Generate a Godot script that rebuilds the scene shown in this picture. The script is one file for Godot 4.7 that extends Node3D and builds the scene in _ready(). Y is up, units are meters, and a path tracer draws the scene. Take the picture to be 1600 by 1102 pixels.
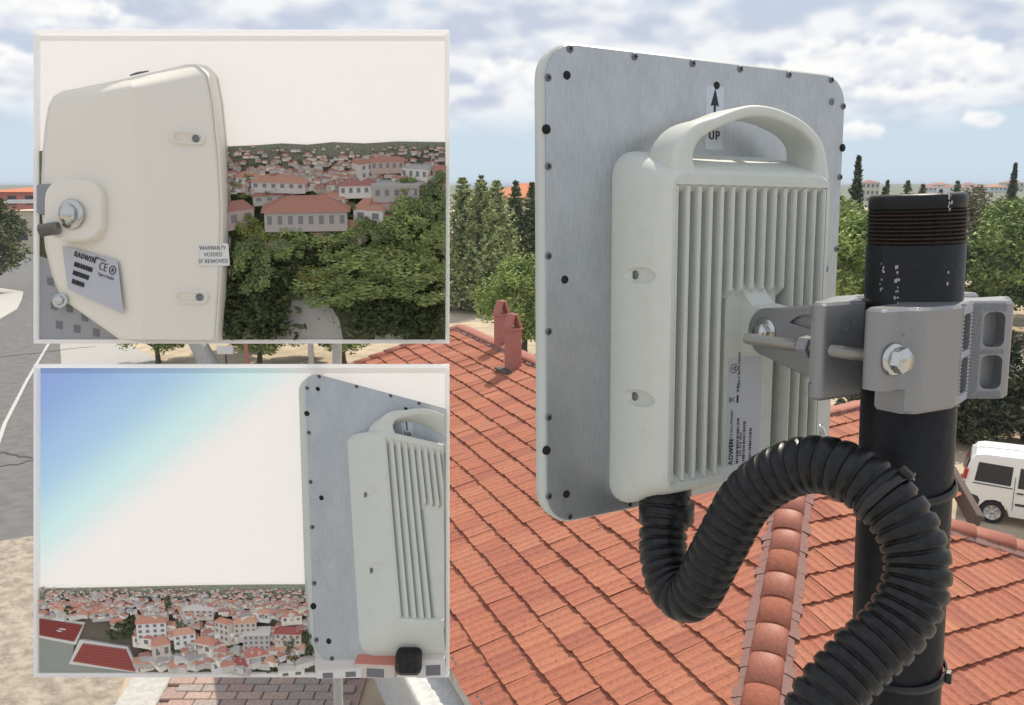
extends Node3D
# A flat outdoor radio unit clamped to a black mast above a tiled roof, with two framed display boxes beside it.

const F := 1305.0
const EYE := Vector3(0, 7.8, 0)
var pitch := deg_to_rad(11.3)
var rng := RandomNumberGenerator.new()
var used := {}
var M := {}
var clip: Array = []          # world planes; geometry is cut away on their far side
const TONES := [Color(.40, .142, .080), Color(.375, .125, .073), Color(.425, .162, .092), Color(.335, .112, .070), Color(.40, .148, .088), Color(.385, .135, .079)]
var SUN := Vector3(0.287, 0.819, -0.497)

# ---------------------------------------------------------------- helpers
func at(px: float, py: float, d: float) -> Vector3:
	var x := (px - 800.0) / F * d
	var y := -(py - 551.0) / F * d
	return EYE + Vector3(x, y * cos(pitch) - d * sin(pitch), -y * sin(pitch) - d * cos(pitch))

func az(deg: float) -> Vector3:
	return Vector3(sin(deg_to_rad(deg)), 0, -cos(deg_to_rad(deg)))

func numbered(s: String) -> String:
	if not used.has(s):
		used[s] = 0
		return s
	used[s] += 1
	return "%s_%03d" % [s, used[s]]

func thing(called: String, label: String, category: String, xf := Transform3D(), group := "", kind := "") -> Node3D:
	var o := Node3D.new()
	o.name = numbered(called)
	add_child(o)
	o.transform = xf
	tag(o, label, category, group, kind)
	return o

func tag(o: Node, label: String, category := "", group := "", kind := "") -> Node:
	if label != "": o.set_meta("label", label)
	if category != "": o.set_meta("category", category)
	if group != "": o.set_meta("group", group)
	if kind != "": o.set_meta("kind", kind)
	return o

func begin() -> SurfaceTool:
	var st := SurfaceTool.new()
	st.begin(Mesh.PRIMITIVE_TRIANGLES)
	return st

func cut(mesh: Mesh, xf: Transform3D) -> Mesh:
	if clip.is_empty(): return mesh
	var out := ArrayMesh.new()
	for s in mesh.get_surface_count():
		var a: Array = mesh.surface_get_arrays(s)
		var v: PackedVector3Array = a[Mesh.ARRAY_VERTEX]
		var n: PackedVector3Array = a[Mesh.ARRAY_NORMAL]
		var has_c: bool = a[Mesh.ARRAY_COLOR] != null
		var c: PackedColorArray = a[Mesh.ARRAY_COLOR] if has_c else PackedColorArray()
		var idx: PackedInt32Array = a[Mesh.ARRAY_INDEX] if a[Mesh.ARRAY_INDEX] != null else PackedInt32Array(range(v.size()))
		var V := PackedVector3Array()
		var N := PackedVector3Array()
		var C := PackedColorArray()
		var pl: Array = []
		var inv := xf.affine_inverse()
		for p: Plane in clip: pl.append(inv * p)
		for t in range(0, idx.size(), 3):
			var poly: Array = []
			for k in 3:
				var i := idx[t + k]
				poly.append([v[i], n[i], c[i] if has_c else Color.WHITE])
			for p: Plane in pl:
				var q: Array = []
				for k in poly.size():
					var A: Array = poly[k]
					var B: Array = poly[(k + 1) % poly.size()]
					var da: float = p.distance_to(A[0])
					var db: float = p.distance_to(B[0])
					if da <= 0: q.append(A)
					if (da < 0 and db > 0) or (da > 0 and db < 0):
						var w := da / (da - db)
						q.append([A[0].lerp(B[0], w), A[1].lerp(B[1], w).normalized(), A[2].lerp(B[2], w)])
				poly = q
				if poly.size() < 3: break
			for k in range(1, poly.size() - 1):
				for e in [poly[0], poly[k], poly[k + 1]]:
					V.append(e[0]); N.append(e[1]); C.append(e[2])
		if V.size() == 0: continue
		var arr: Array = []
		arr.resize(Mesh.ARRAY_MAX)
		arr[Mesh.ARRAY_VERTEX] = V
		arr[Mesh.ARRAY_NORMAL] = N
		if has_c: arr[Mesh.ARRAY_COLOR] = C
		out.add_surface_from_arrays(Mesh.PRIMITIVE_TRIANGLES, arr)
	return out

func place(called: String, mesh: Mesh, m: Material, parent: Node = self, xf := Transform3D()) -> MeshInstance3D:
	var o := MeshInstance3D.new()
	o.name = numbered(called) if parent == self else called
	parent.add_child(o, true)
	o.transform = xf
	o.mesh = cut(mesh, o.global_transform)
	if o.mesh.get_surface_count() == 0:
		parent.remove_child(o)
		return o
	o.material_override = m
	return o

func obj(called: String, st: SurfaceTool, m: Material, parent: Node = self, xf := Transform3D()) -> MeshInstance3D:
	st.generate_normals()
	return place(called, st.commit(), m, parent, xf)

func flat(st: SurfaceTool) -> void: st.set_smooth_group(-1)
func smooth(st: SurfaceTool) -> void: st.set_smooth_group(0)

func tri(st: SurfaceTool, a: Vector3, b: Vector3, c: Vector3) -> void:
	st.add_vertex(a); st.add_vertex(b); st.add_vertex(c)

func quad(st: SurfaceTool, a: Vector3, b: Vector3, c: Vector3, d: Vector3) -> void:
	tri(st, a, b, c); tri(st, a, c, d)

func face(st: SurfaceTool, pts: Array, away: Vector3) -> void:   # convex, turned away from a point inside
	var n: Vector3 = (pts[1] - pts[0]).cross(pts[2] - pts[0])
	var out: bool = n.dot((pts[0] + pts[2]) / 2 - away) > 0
	for k in range(1, pts.size() - 1):
		if out: tri(st, pts[0], pts[k + 1], pts[k])
		else: tri(st, pts[0], pts[k], pts[k + 1])

func box(st: SurfaceTool, c: Vector3, s: Vector3, b := Basis(), ch := 0.0) -> void:
	flat(st)
	var h := s / 2
	var q := Vector3(min(ch, h.x * .98), min(ch, h.y * .98), min(ch, h.z * .98))
	for ax in 3:
		for sg in [-1.0, 1.0]:
			var u := (ax + 1) % 3
			var w := (ax + 2) % 3
			var pts: Array = []
			for k in [[-1, -1], [1, -1], [1, 1], [-1, 1]]:
				var p := Vector3()
				p[ax] = sg * h[ax]; p[u] = k[0] * (h[u] - q[u]); p[w] = k[1] * (h[w] - q[w])
				pts.append(c + b * p)
			face(st, pts, c)
	if ch <= 0: return
	for ax in 3:
		var u := (ax + 1) % 3
		var w := (ax + 2) % 3
		for k in [[-1, -1], [1, -1], [1, 1], [-1, 1]]:
			var pts: Array = []
			for e in [[1, 0], [0, 1]]:
				for sg in ([-1, 1] if e[0] == 1 else [1, -1]):
					var p := Vector3()
					p[ax] = sg * (h[ax] - q[ax])
					p[u] = k[0] * (h[u] - (0.0 if e[0] == 1 else q[u]))
					p[w] = k[1] * (h[w] - (0.0 if e[1] == 1 else q[w]))
					pts.append(c + b * p)
			face(st, pts, c)
	for x in [-1, 1]:
		for y in [-1, 1]:
			for z in [-1, 1]:
				face(st, [c + b * Vector3(x * h.x, y * (h.y - q.y), z * (h.z - q.z)), c + b * Vector3(x * (h.x - q.x), y * h.y, z * (h.z - q.z)), c + b * Vector3(x * (h.x - q.x), y * (h.y - q.y), z * h.z)], c)

func triangles_of(poly: PackedVector2Array) -> PackedInt32Array:
	return Geometry2D.triangulate_polygon(Transform2D().scaled(Vector2(1000, 1000)) * poly)

func inset(poly: PackedVector2Array, d: float) -> PackedVector2Array:
	var o := PackedVector2Array()
	var n := poly.size()
	var sg := -1.0 if Geometry2D.is_polygon_clockwise(poly) else 1.0
	for i in n:
		var a := poly[(i + n - 1) % n]
		var b := poly[i]
		var c := poly[(i + 1) % n]
		var n1 := (b - a).normalized().orthogonal() * -sg
		var n2 := (c - b).normalized().orthogonal() * -sg
		var m := (n1 + n2)
		var l := m.length_squared()
		o.append(b + (m * (2.0 * d / l) if l > .3 else n1 * d))
	return o

func prism(st: SurfaceTool, poly: PackedVector2Array, z0: float, z1: float, xf := Transform3D(), bev := 0.0, soft := false) -> void:
	var n := poly.size()
	var rings: Array = []
	if bev > 0 and triangles_of(inset(poly, bev)).size() == (n - 2) * 3:
		rings = [[inset(poly, bev), z0], [poly, z0 + bev], [poly, z1 - bev], [inset(poly, bev), z1]]
	else:
		rings = [[poly, z0], [poly, z1]]
	var cw := Geometry2D.is_polygon_clockwise(poly) != (xf.basis.determinant() < 0)
	if soft: smooth(st)
	else: flat(st)
	for r in rings.size() - 1:
		for i in n:
			var j := (i + 1) % n
			var P0: PackedVector2Array = rings[r][0]
			var P1: PackedVector2Array = rings[r + 1][0]
			var a := xf * Vector3(P0[i].x, P0[i].y, rings[r][1])
			var b := xf * Vector3(P0[j].x, P0[j].y, rings[r][1])
			var c := xf * Vector3(P1[j].x, P1[j].y, rings[r + 1][1])
			var d := xf * Vector3(P1[i].x, P1[i].y, rings[r + 1][1])
			if cw: quad(st, a, b, c, d)
			else: quad(st, a, d, c, b)
	flat(st)
	for e in [rings[0], rings[-1]]:
		var P: PackedVector2Array = e[0]
		var t := triangles_of(P)
		for k in range(0, t.size(), 3):
			var p: Array = []
			for i in 3: p.append(xf * Vector3(P[t[k + i]].x, P[t[k + i]].y, e[1]))
			face(st, p, xf * Vector3(P[t[k]].x, P[t[k]].y, (z0 + z1) / 2))

func rrect(x0: float, y0: float, x1: float, y1: float, r: float, seg := 6) -> PackedVector2Array:
	var o := PackedVector2Array()
	for k in 4:
		var cx: float = (x1 - r) if k in [0, 3] else (x0 + r)
		var cy: float = (y1 - r) if k in [0, 1] else (y0 + r)
		for i in seg + 1:
			var a := (k + float(i) / seg) * PI / 2
			o.append(Vector2(cx + cos(a) * r, cy + sin(a) * r))
	return o

func ring_poly(r: float, n: int, turn := 0.0) -> PackedVector2Array:
	var o := PackedVector2Array()
	for i in n: o.append(Vector2(cos(turn + TAU * i / n), sin(turn + TAU * i / n)) * r)
	return o

func loft(st: SurfaceTool, rings: Array, caps := true) -> void:   # rings of Vector3 arrays with the same count
	var n: int = rings[0].size()
	smooth(st)
	for r in rings.size() - 1:
		for i in n:
			var j := (i + 1) % n
			quad(st, rings[r][i], rings[r + 1][i], rings[r + 1][j], rings[r][j])
	if caps:
		flat(st)
		for e in [[rings[0], true], [rings[-1], false]]:
			var mid := Vector3()
			for p in e[0]: mid += p
			mid /= n
			for i in n:
				if e[1]: tri(st, mid, e[0][i], e[0][(i + 1) % n])
				else: tri(st, mid, e[0][(i + 1) % n], e[0][i])

func frame_along(dir: Vector3) -> Basis:
	var y := dir.normalized()
	var x := y.cross(Vector3(0.31, 0.2, 0.93)).normalized()
	return Basis(x, y, x.cross(y))

func lathe(st: SurfaceTool, prof: Array, xf: Transform3D, sides := 24, hard := false) -> void:  # [r, y] pairs, upwards along y
	for r in prof.size() - 1:
		if hard: flat(st)
		else: smooth(st)
		for i in sides:
			var a0 := TAU * i / sides
			var a1 := TAU * (i + 1) / sides
			var p: Array = []
			for e in [[prof[r], a0], [prof[r + 1], a0], [prof[r + 1], a1], [prof[r], a1]]:
				p.append(xf * Vector3(cos(e[1]) * e[0][0], e[0][1], sin(e[1]) * e[0][0]))
			if prof[r][0] < 1e-7: tri(st, p[0], p[2], p[1])
			elif prof[r + 1][0] < 1e-7: tri(st, p[0], p[3], p[1])
			else: quad(st, p[0], p[3], p[2], p[1])

func tube(st: SurfaceTool, pts: Array, radii: Array, sides := 8, caps := true) -> void:
	var rings: Array = []
	var x := Vector3()
	for i in pts.size():
		var d: Vector3 = (pts[min(i + 1, pts.size() - 1)] - pts[max(i - 1, 0)]).normalized()
		if i == 0: x = d.cross(Vector3(0.31, 0.2, 0.93)).normalized()
		x = (x - d * x.dot(d)).normalized()
		var y := d.cross(x)
		var ring: Array = []
		var r: float = radii[i] if radii.size() > 1 else radii[0]
		for k in sides: ring.append(pts[i] + (x * cos(TAU * k / sides) + y * sin(TAU * k / sides)) * r)
		rings.append(ring)
	loft(st, rings, caps)

func spline(pts: Array, n: int) -> Array:
	var c := Curve3D.new()
	for i in pts.size():
		var t: Vector3 = (pts[min(i + 1, pts.size() - 1)] - pts[max(i - 1, 0)]) / 6.0
		c.add_point(pts[i], -t, t)
	c.bake_interval = 0.002 if c.get_baked_length() < 5 else 0.05
	var L := c.get_baked_length()
	var o: Array = []
	for i in n: o.append(c.sample_baked(L * i / (n - 1.0), true))
	return o

func creased(mesh: Mesh, deg := 38.0) -> Mesh:   # smooth normals except across sharp edges
	var lim := cos(deg_to_rad(deg))
	var V := PackedVector3Array()
	var N := PackedVector3Array()
	var near := {}
	var fn := PackedVector3Array()
	for s in mesh.get_surface_count():
		var a: Array = mesh.surface_get_arrays(s)
		var v: PackedVector3Array = a[Mesh.ARRAY_VERTEX]
		var idx: PackedInt32Array = a[Mesh.ARRAY_INDEX] if a[Mesh.ARRAY_INDEX] != null else PackedInt32Array(range(v.size()))
		for i in idx: V.append(v[i])
	for t in range(0, V.size(), 3):
		var c := (V[t + 2] - V[t]).cross(V[t + 1] - V[t])
		var n := c.normalized()
		fn.append(n)
		for k in 3:
			var q := Vector3i((V[t + k] * 100000.0).round())
			var e1 := (V[t + (k + 1) % 3] - V[t + k]).normalized()
			var e2 := (V[t + (k + 2) % 3] - V[t + k]).normalized()
			if not near.has(q): near[q] = []
			near[q].append([n, acos(clampf(e1.dot(e2), -1, 1))])
	for t in range(0, V.size(), 3):
		for k in 3:
			var q := Vector3i((V[t + k] * 100000.0).round())
			var m := Vector3()
			for e in near[q]:
				if e[0].dot(fn[t / 3]) > lim: m += e[0] * e[1]
			N.append(m.normalized() if m.length() > 1e-6 else fn[t / 3])
	var arr: Array = []
	arr.resize(Mesh.ARRAY_MAX)
	arr[Mesh.ARRAY_VERTEX] = V
	arr[Mesh.ARRAY_NORMAL] = N
	var o := ArrayMesh.new()
	o.add_surface_from_arrays(Mesh.PRIMITIVE_TRIANGLES, arr)
	return o

# ---------------------------------------------------------------- materials
func srgb(c: Color) -> Color: return c.linear_to_srgb()

func plain(c: Color, rough := 0.8, metal := 0.0) -> StandardMaterial3D:
	var m := StandardMaterial3D.new()
	m.albedo_color = srgb(c)
	m.roughness = rough
	m.metallic = metal
	return m

func noise_tex(freq: float, stops: Array, seed_: int, size := 256, octaves := 4, kind := FastNoiseLite.TYPE_SIMPLEX_SMOOTH) -> NoiseTexture2D:
	var n := FastNoiseLite.new()
	n.noise_type = kind
	n.frequency = freq
	n.fractal_octaves = octaves
	n.seed = seed_
	var t := NoiseTexture2D.new()
	t.width = size; t.height = size
	t.seamless = true
	t.noise = n
	var g := Gradient.new()
	var off := PackedFloat32Array()
	var col := PackedColorArray()
	for s in stops:
		off.append(s[0]); col.append(s[1])
	g.offsets = off; g.colors = col
	t.color_ramp = g
	return t

func bumpy(m: StandardMaterial3D, freq: float, strength: float, seed_: int, size := 256) -> void:
	var n := FastNoiseLite.new()
	n.frequency = freq
	n.fractal_octaves = 4
	n.seed = seed_
	var t := NoiseTexture2D.new()
	t.width = size; t.height = size
	t.seamless = true
	t.as_normal_map = true
	t.bump_strength = strength
	t.noise = n
	m.normal_enabled = true
	m.normal_texture = t

# colour patches of real matter: base colour, share of variation, world size of one texture repeat
func mottled(c: Color, amount: float, repeat: float, rough := 0.85, seed_ := 1, freq := 0.02, tint := Color(1, 1, 1)) -> StandardMaterial3D:
	var m := StandardMaterial3D.new()
	var lo := c * (1.0 - amount)
	var hi := c * (1.0 + amount) * tint
	lo.a = 1; hi.a = 1
	m.albedo_texture = noise_tex(freq, [[0.25, srgb(lo)], [0.5, srgb(c)], [0.75, srgb(hi)]], seed_, 512, 5)
	m.uv1_triplanar = true
	m.uv1_world_triplanar = true
	m.uv1_scale = Vector3.ONE / repeat
	m.roughness = rough
	return m

func vcol(rough := 0.85) -> StandardMaterial3D:
	var m := StandardMaterial3D.new()
	m.vertex_color_use_as_albedo = true
	m.roughness = rough
	return m

func materials() -> void:
	M.casting = mottled(Color(.63, .65, .60), .035, .05, .55, 11, .03)
	var cc := Color(.63, .65, .60)
	M.casting.albedo_texture = noise_tex(.022, [[.08, srgb(cc * .92)], [.2, srgb(cc * .98)], [.55, srgb(cc)], [.95, srgb(cc * 1.02)]], 11, 512, 6)
	M.casting.uv1_scale = Vector3.ONE / .22
	M.casting.uv1_world_triplanar = false
	M.tray = plain(Color(.54, .57, .54), .45)
	# rolled aluminium sheet: short vertical grain and faint blotches
	var m := StandardMaterial3D.new()
	var im := Image.create(512, 512, true, Image.FORMAT_RGB8)
	var nz := FastNoiseLite.new()
	nz.frequency = .02; nz.fractal_octaves = 3; nz.seed = 3
	var nb := FastNoiseLite.new()
	nb.frequency = .012; nb.seed = 9
	for y in 512:
		for x in 512:
			var g := .74 + .028 * nz.get_noise_2d(x * 6.0, y * 1.2) + .03 * nb.get_noise_2d(x, y * .5) + .022 * nz.get_noise_2d(x * 40.0 + 99, y * 3.0)
			im.set_pixel(x, y, Color(g * .965, g * .99, g * 1.01))
	im.generate_mipmaps()
	m.albedo_texture = ImageTexture.create_from_image(im)
	m.uv1_triplanar = true
	m.uv1_scale = Vector3.ONE * 5.0
	m.metallic = .9
	m.roughness = .46
	M.plate = m
	M.screw = plain(Color(.18, .19, .2), .35, .9)
	M.hole = plain(Color(.012, .012, .014), .9)
	M.steel = plain(Color(.55, .55, .53), .22, 1.0)
	bumpy(M.steel, .05, 1.0, 8)
	M.steel.uv1_triplanar = true
	M.steel.uv1_scale = Vector3.ONE * 30
	M.rod = plain(Color(.33, .325, .30), .34, 1.0)
	M.cast_grey = mottled(Color(.28, .285, .295), .05, .04, .34, 21, .05)
	M.cast_grey.uv1_world_triplanar = false
	M.cast_grey.metallic = .5
	bumpy(M.cast_grey, .25, 1.5, 6)
	M.knurl = plain(Color(.40, .41, .43), .32, .5)
	M.sticker = mottled(Color(.50, .54, .60), .02, .05, .35, 31)
	M.sticker_clear = plain(Color(.55, .58, .62), .35, .75)
	M.ink = plain(Color(.015, .015, .018), .5)
	M.rubber = mottled(Color(.0085, .009, .010), .55, .12, .36, 41, .03, Color(1.5, 1.45, 1.35))
	M.rubber.metallic_specular = .42
	M.rubber.uv1_world_triplanar = false
	# black painted pipe with chips down to bare primer
	var p := StandardMaterial3D.new()
	p.albedo_texture = noise_tex(.03, [[0.0, srgb(Color(.010, .011, .014))], [.5, srgb(Color(.013, .014, .017))], [1.0, srgb(Color(.022, .022, .025))]], 77, 512, 5)
	p.uv1_triplanar = true
	p.uv1_scale = Vector3.ONE * 7.0
	p.roughness = .42
	p.metallic_specular = .35
	bumpy(p, .06, .7, 12)
	M.pipe = p
	M.thread = mottled(Color(.022, .017, .014), .7, .06, .5, 13, .05, Color(1.5, 1.1, .8))
	M.thread.uv1_world_triplanar = false
	M.white_paint = plain(Color(.80, .80, .79), .5)
	M.frame = plain(Color(.88, .88, .88), .45)
	M.tie = plain(Color(.012, .012, .013), .35)
	M.terracotta = []
	var tones := TONES
	for i in tones.size():
		var t := mottled(tones[i], .20, .9, .82, 50 + i, .03)
		var tc: Color = tones[i]
		t.albedo_texture = noise_tex(.03, [[.12, srgb(tc * .62)], [.24, srgb(tc * .88)], [.5, srgb(tc)], [.75, srgb(tc * 1.08)], [.9, srgb(tc * 1.14)]], 50 + i, 512, 6)
		bumpy(t, .12, .8, 60 + i)
		M.terracotta.append(t)
	M.tile_v = vcol(.8)
	M.ridge = mottled(Color(.375, .130, .082), .22, .5, .55, 71, .03)
	M.mortar = mottled(Color(.27, .155, .135), .25, .35, .95, 72, .04)
	bumpy(M.mortar, .1, 3.0, 73)
	M.chimney = mottled(Color(.40, .17, .14), .1, .6, .9, 74)
	M.plaster = mottled(Color(.60, .60, .58), .08, 1.2, .9, 75)
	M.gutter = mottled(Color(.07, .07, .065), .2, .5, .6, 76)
	M.board = mottled(Color(.10, .065, .055), .25, .4, .8, 77)
	M.sand = mottled(Color(.50, .41, .29), .12, 14.0, .95, 81, .02)
	M.asphalt = mottled(Color(.16, .158, .155), .12, 9.0, .9, 82, .03)
	M.earth = mottled(Color(.36, .31, .25), .20, 4.0, .95, 83, .02)
	bumpy(M.earth, .05, 4.0, 84)
	M.kerb = mottled(Color(.50, .49, .46), .1, 1.5, .9, 85)
	M.paint = mottled(Color(.52, .52, .50), .2, 1.5, .8, 88, .04)
	M.bark = mottled(Color(.11, .08, .055), .35, .5, .95, 86, .04)
	M.leaf = vcol(.7)
	M.leaf.backlight_enabled = true
	M.leaf.backlight = Color(.05, .08, .02)
	M.van = plain(Color(.80, .81, .80), .22)
	M.van.clearcoat_enabled = true
	M.van.clearcoat = .6
	M.glass_dark = plain(Color(.012, .015, .018), .06)
	M.bumper = plain(Color(.03, .03, .032), .6)
	M.tyre = plain(Color(.02, .02, .02), .85)
	M.rim = plain(Color(.55, .56, .56), .3, .8)
	M.lamp_red = plain(Color(.42, .02, .02), .25)
	M.lamp_clear = plain(Color(.6, .55, .5), .25)
	M.concrete = mottled(Color(.42, .41, .39), .12, 1.5, .9, 87)
	M.paver = []
	for i in 4: M.paver.append(mottled([Color(.42, .29, .25), Color(.38, .27, .24), Color(.45, .33, .28), Color(.36, .31, .28)][i], .14, .7, .9, 90 + i))
	M.cream = mottled(Color(.62, .54, .40), .06, 3.0, .9, 95)
	M.orange_roof = mottled(Color(.55, .20, .09), .1, 2.0, .85, 96)
	M.chip = plain(Color(.42, .42, .40), .8)
	M.far_window = plain(Color(.17, .17, .18), .6)
	M.window = plain(Color(.05, .06, .07), .1)
	M.pink_wall = mottled(Color(.58, .20, .16), .08, 3.0, .9, 97)
	M.translucent_frame = plain(Color(.95, .95, .95), .5)
	M.translucent_frame.backlight_enabled = true  # translucency added so daylight from behind whitens the rails
	M.translucent_frame.backlight = Color(1, 1, 1)
	M.relief_plate = M.plate

# ---------------------------------------------------------------- sky, sun, camera
func make_sky() -> void:
	var W := 2048
	var Hh := 1024
	var im := Image.create(W, Hh, false, Image.FORMAT_RGB8)
	var n1 := FastNoiseLite.new()
	n1.seed = 4; n1.frequency = 1.0; n1.fractal_octaves = 5; n1.noise_type = FastNoiseLite.TYPE_SIMPLEX_SMOOTH
	var n2 := FastNoiseLite.new()
	n2.seed = 19; n2.frequency = 1.0; n2.fractal_octaves = 4; n2.noise_type = FastNoiseLite.TYPE_SIMPLEX_SMOOTH
	# single fair-weather clouds: azimuth, elevation, half width, half height (degrees)
	var puffs := [[23.5, 7.0, 7.2, 2.0], [28.0, 6.6, 3.0, 1.5], [17.8, 6.2, 4.2, 1.3], [24.5, 5.3, 3.4, .8], [28.4, 3.7, 1.3, .6], [22.0, 3.3, 1.4, .7], [4.0, 6.8, 7.0, 1.4], [-32, 6.5, 5, 1.2], [-31, 9.5, 8, 1.6], [60, 8, 6, 2], [-75, 7, 7, 2], [120, 9, 7, 2.4], [175, 8, 6, 2], [-140, 9, 8, 2.4]]
	for j in Hh:
		var el := 90.0 - 180.0 * (j + .5) / Hh
		if el < -4.0:
			for i in W: im.set_pixel(i, j, Color(.62, .62, .60))
			continue
		var e: float = max(el, 0.0)
		var base := Color(.82, .885, .93).lerp(Color(.75, .845, .93), smoothstep(0, 14, e)).lerp(Color(.46, .62, .83), smoothstep(12, 80, e))
		var cover: float = smoothstep(2.6, 5.6, e)
		var streak: float = lerp(16.0, 3.0, smoothstep(0, 40, e))
		for i in W:
			var a := 360.0 * (i + .5) / W
			if a > 180: a -= 360
			var ar := deg_to_rad(a)
			var ce := cos(deg_to_rad(el))
			var d := Vector3(sin(ar) * ce, sin(deg_to_rad(el)), -cos(ar) * ce)
			var q := Vector3(d.x * 4.2, d.y * streak, d.z * 4.2)
			var f := n1.get_noise_3dv(q)
			var f2 := n2.get_noise_3dv(q * 2.3 + Vector3(7, 3, 1))
			var c: float = smoothstep(-.46, -.02, f + .35 * f2 + .18) * cover
			c = maxf(c, .8 * smoothstep(6.5, 9.0, e + 1.5 * f2))
			var grey := Color(.79, .815, .885).lerp(Color(.985, .985, .985), clamp(.52 + 1.7 * f2 + .7 * f, 0, 1))
			var col := base.lerp(grey, c * .93)
			for p in puffs:
				var dx: float = wrapf(a - p[0], -180, 180) / p[2]
				var dy: float = (el - p[1]) / p[3]
				if absf(dx) < 1.7 and absf(dy) < 1.9:
					if dy < 0: dy *= 1.5
					var s: float = 1.0 - dx * dx - dy * dy + 1.1 * n2.get_noise_3d(a * .42, el * .95, 2.0) + .5 * n1.get_noise_3d(a * 1.3, el * 2.2, 5.0)
					var k: float = smoothstep(.0, .34, s)
					var tone: float = clamp(.74 + .5 * dy + .8 * n2.get_noise_3d(a * .5, el * 1.2, 8.0), 0, 1)
					col = col.lerp(Color(.845, .865, .92).lerp(Color(1, 1, .995), tone), k)
			im.set_pixel(i, j, col)
	var pm := PanoramaSkyMaterial.new()
	pm.panorama = ImageTexture.create_from_image(im)
	var sky := Sky.new()
	sky.sky_material = pm
	var env := Environment.new()
	env.background_mode = Environment.BG_SKY
	env.sky = sky
	env.tonemap_mode = Environment.TONE_MAPPER_LINEAR
	env.tonemap_exposure = 1.0
	env.sdfgi_enabled = true
	env.ssao_enabled = true
	env.ssil_enabled = true
	env.fog_enabled = true
	env.fog_density = 0.0005
	env.fog_light_color = Color(.80, .86, .92)
	var we := WorldEnvironment.new()
	we.name = "world_environment"
	we.environment = env
	add_child(we)

func make_camera_and_sun() -> void:
	var cam := Camera3D.new()
	cam.name = "camera"
	add_child(cam)
	cam.position = EYE
	cam.rotation = Vector3(-pitch, 0, 0)
	cam.fov = rad_to_deg(2.0 * atan(551.0 / F))
	cam.near = .02
	cam.far = 6000
	cam.current = true
	var sun := DirectionalLight3D.new()
	sun.name = "sun"
	add_child(sun)
	sun.look_at_from_position(SUN * 10, Vector3.ZERO, Vector3.UP)
	sun.light_energy = 1.25
	sun.light_color = Color(1, .955, .88)
	sun.light_angular_distance = .6
	sun.shadow_enabled = true

# ---------------------------------------------------------------- ground
func sheet(called: String, pts: Array, y: float, m: Material, label: String, cat := "") -> MeshInstance3D:
	var st := begin()
	flat(st)
	var poly := PackedVector2Array()
	for p in pts: poly.append(Vector2(p[0], p[1]))
	var t := Geometry2D.triangulate_polygon(poly)
	for k in range(0, t.size(), 3):
		var p: Array = []
		for i in 3: p.append(Vector3(poly[t[k + i]].x, y, poly[t[k + i]].y))
		face(st, p, p[0] - Vector3(0, 1, 0))
	var o := obj(called, st, m)
	tag(o, label, cat, "", "structure")
	return o

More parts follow.
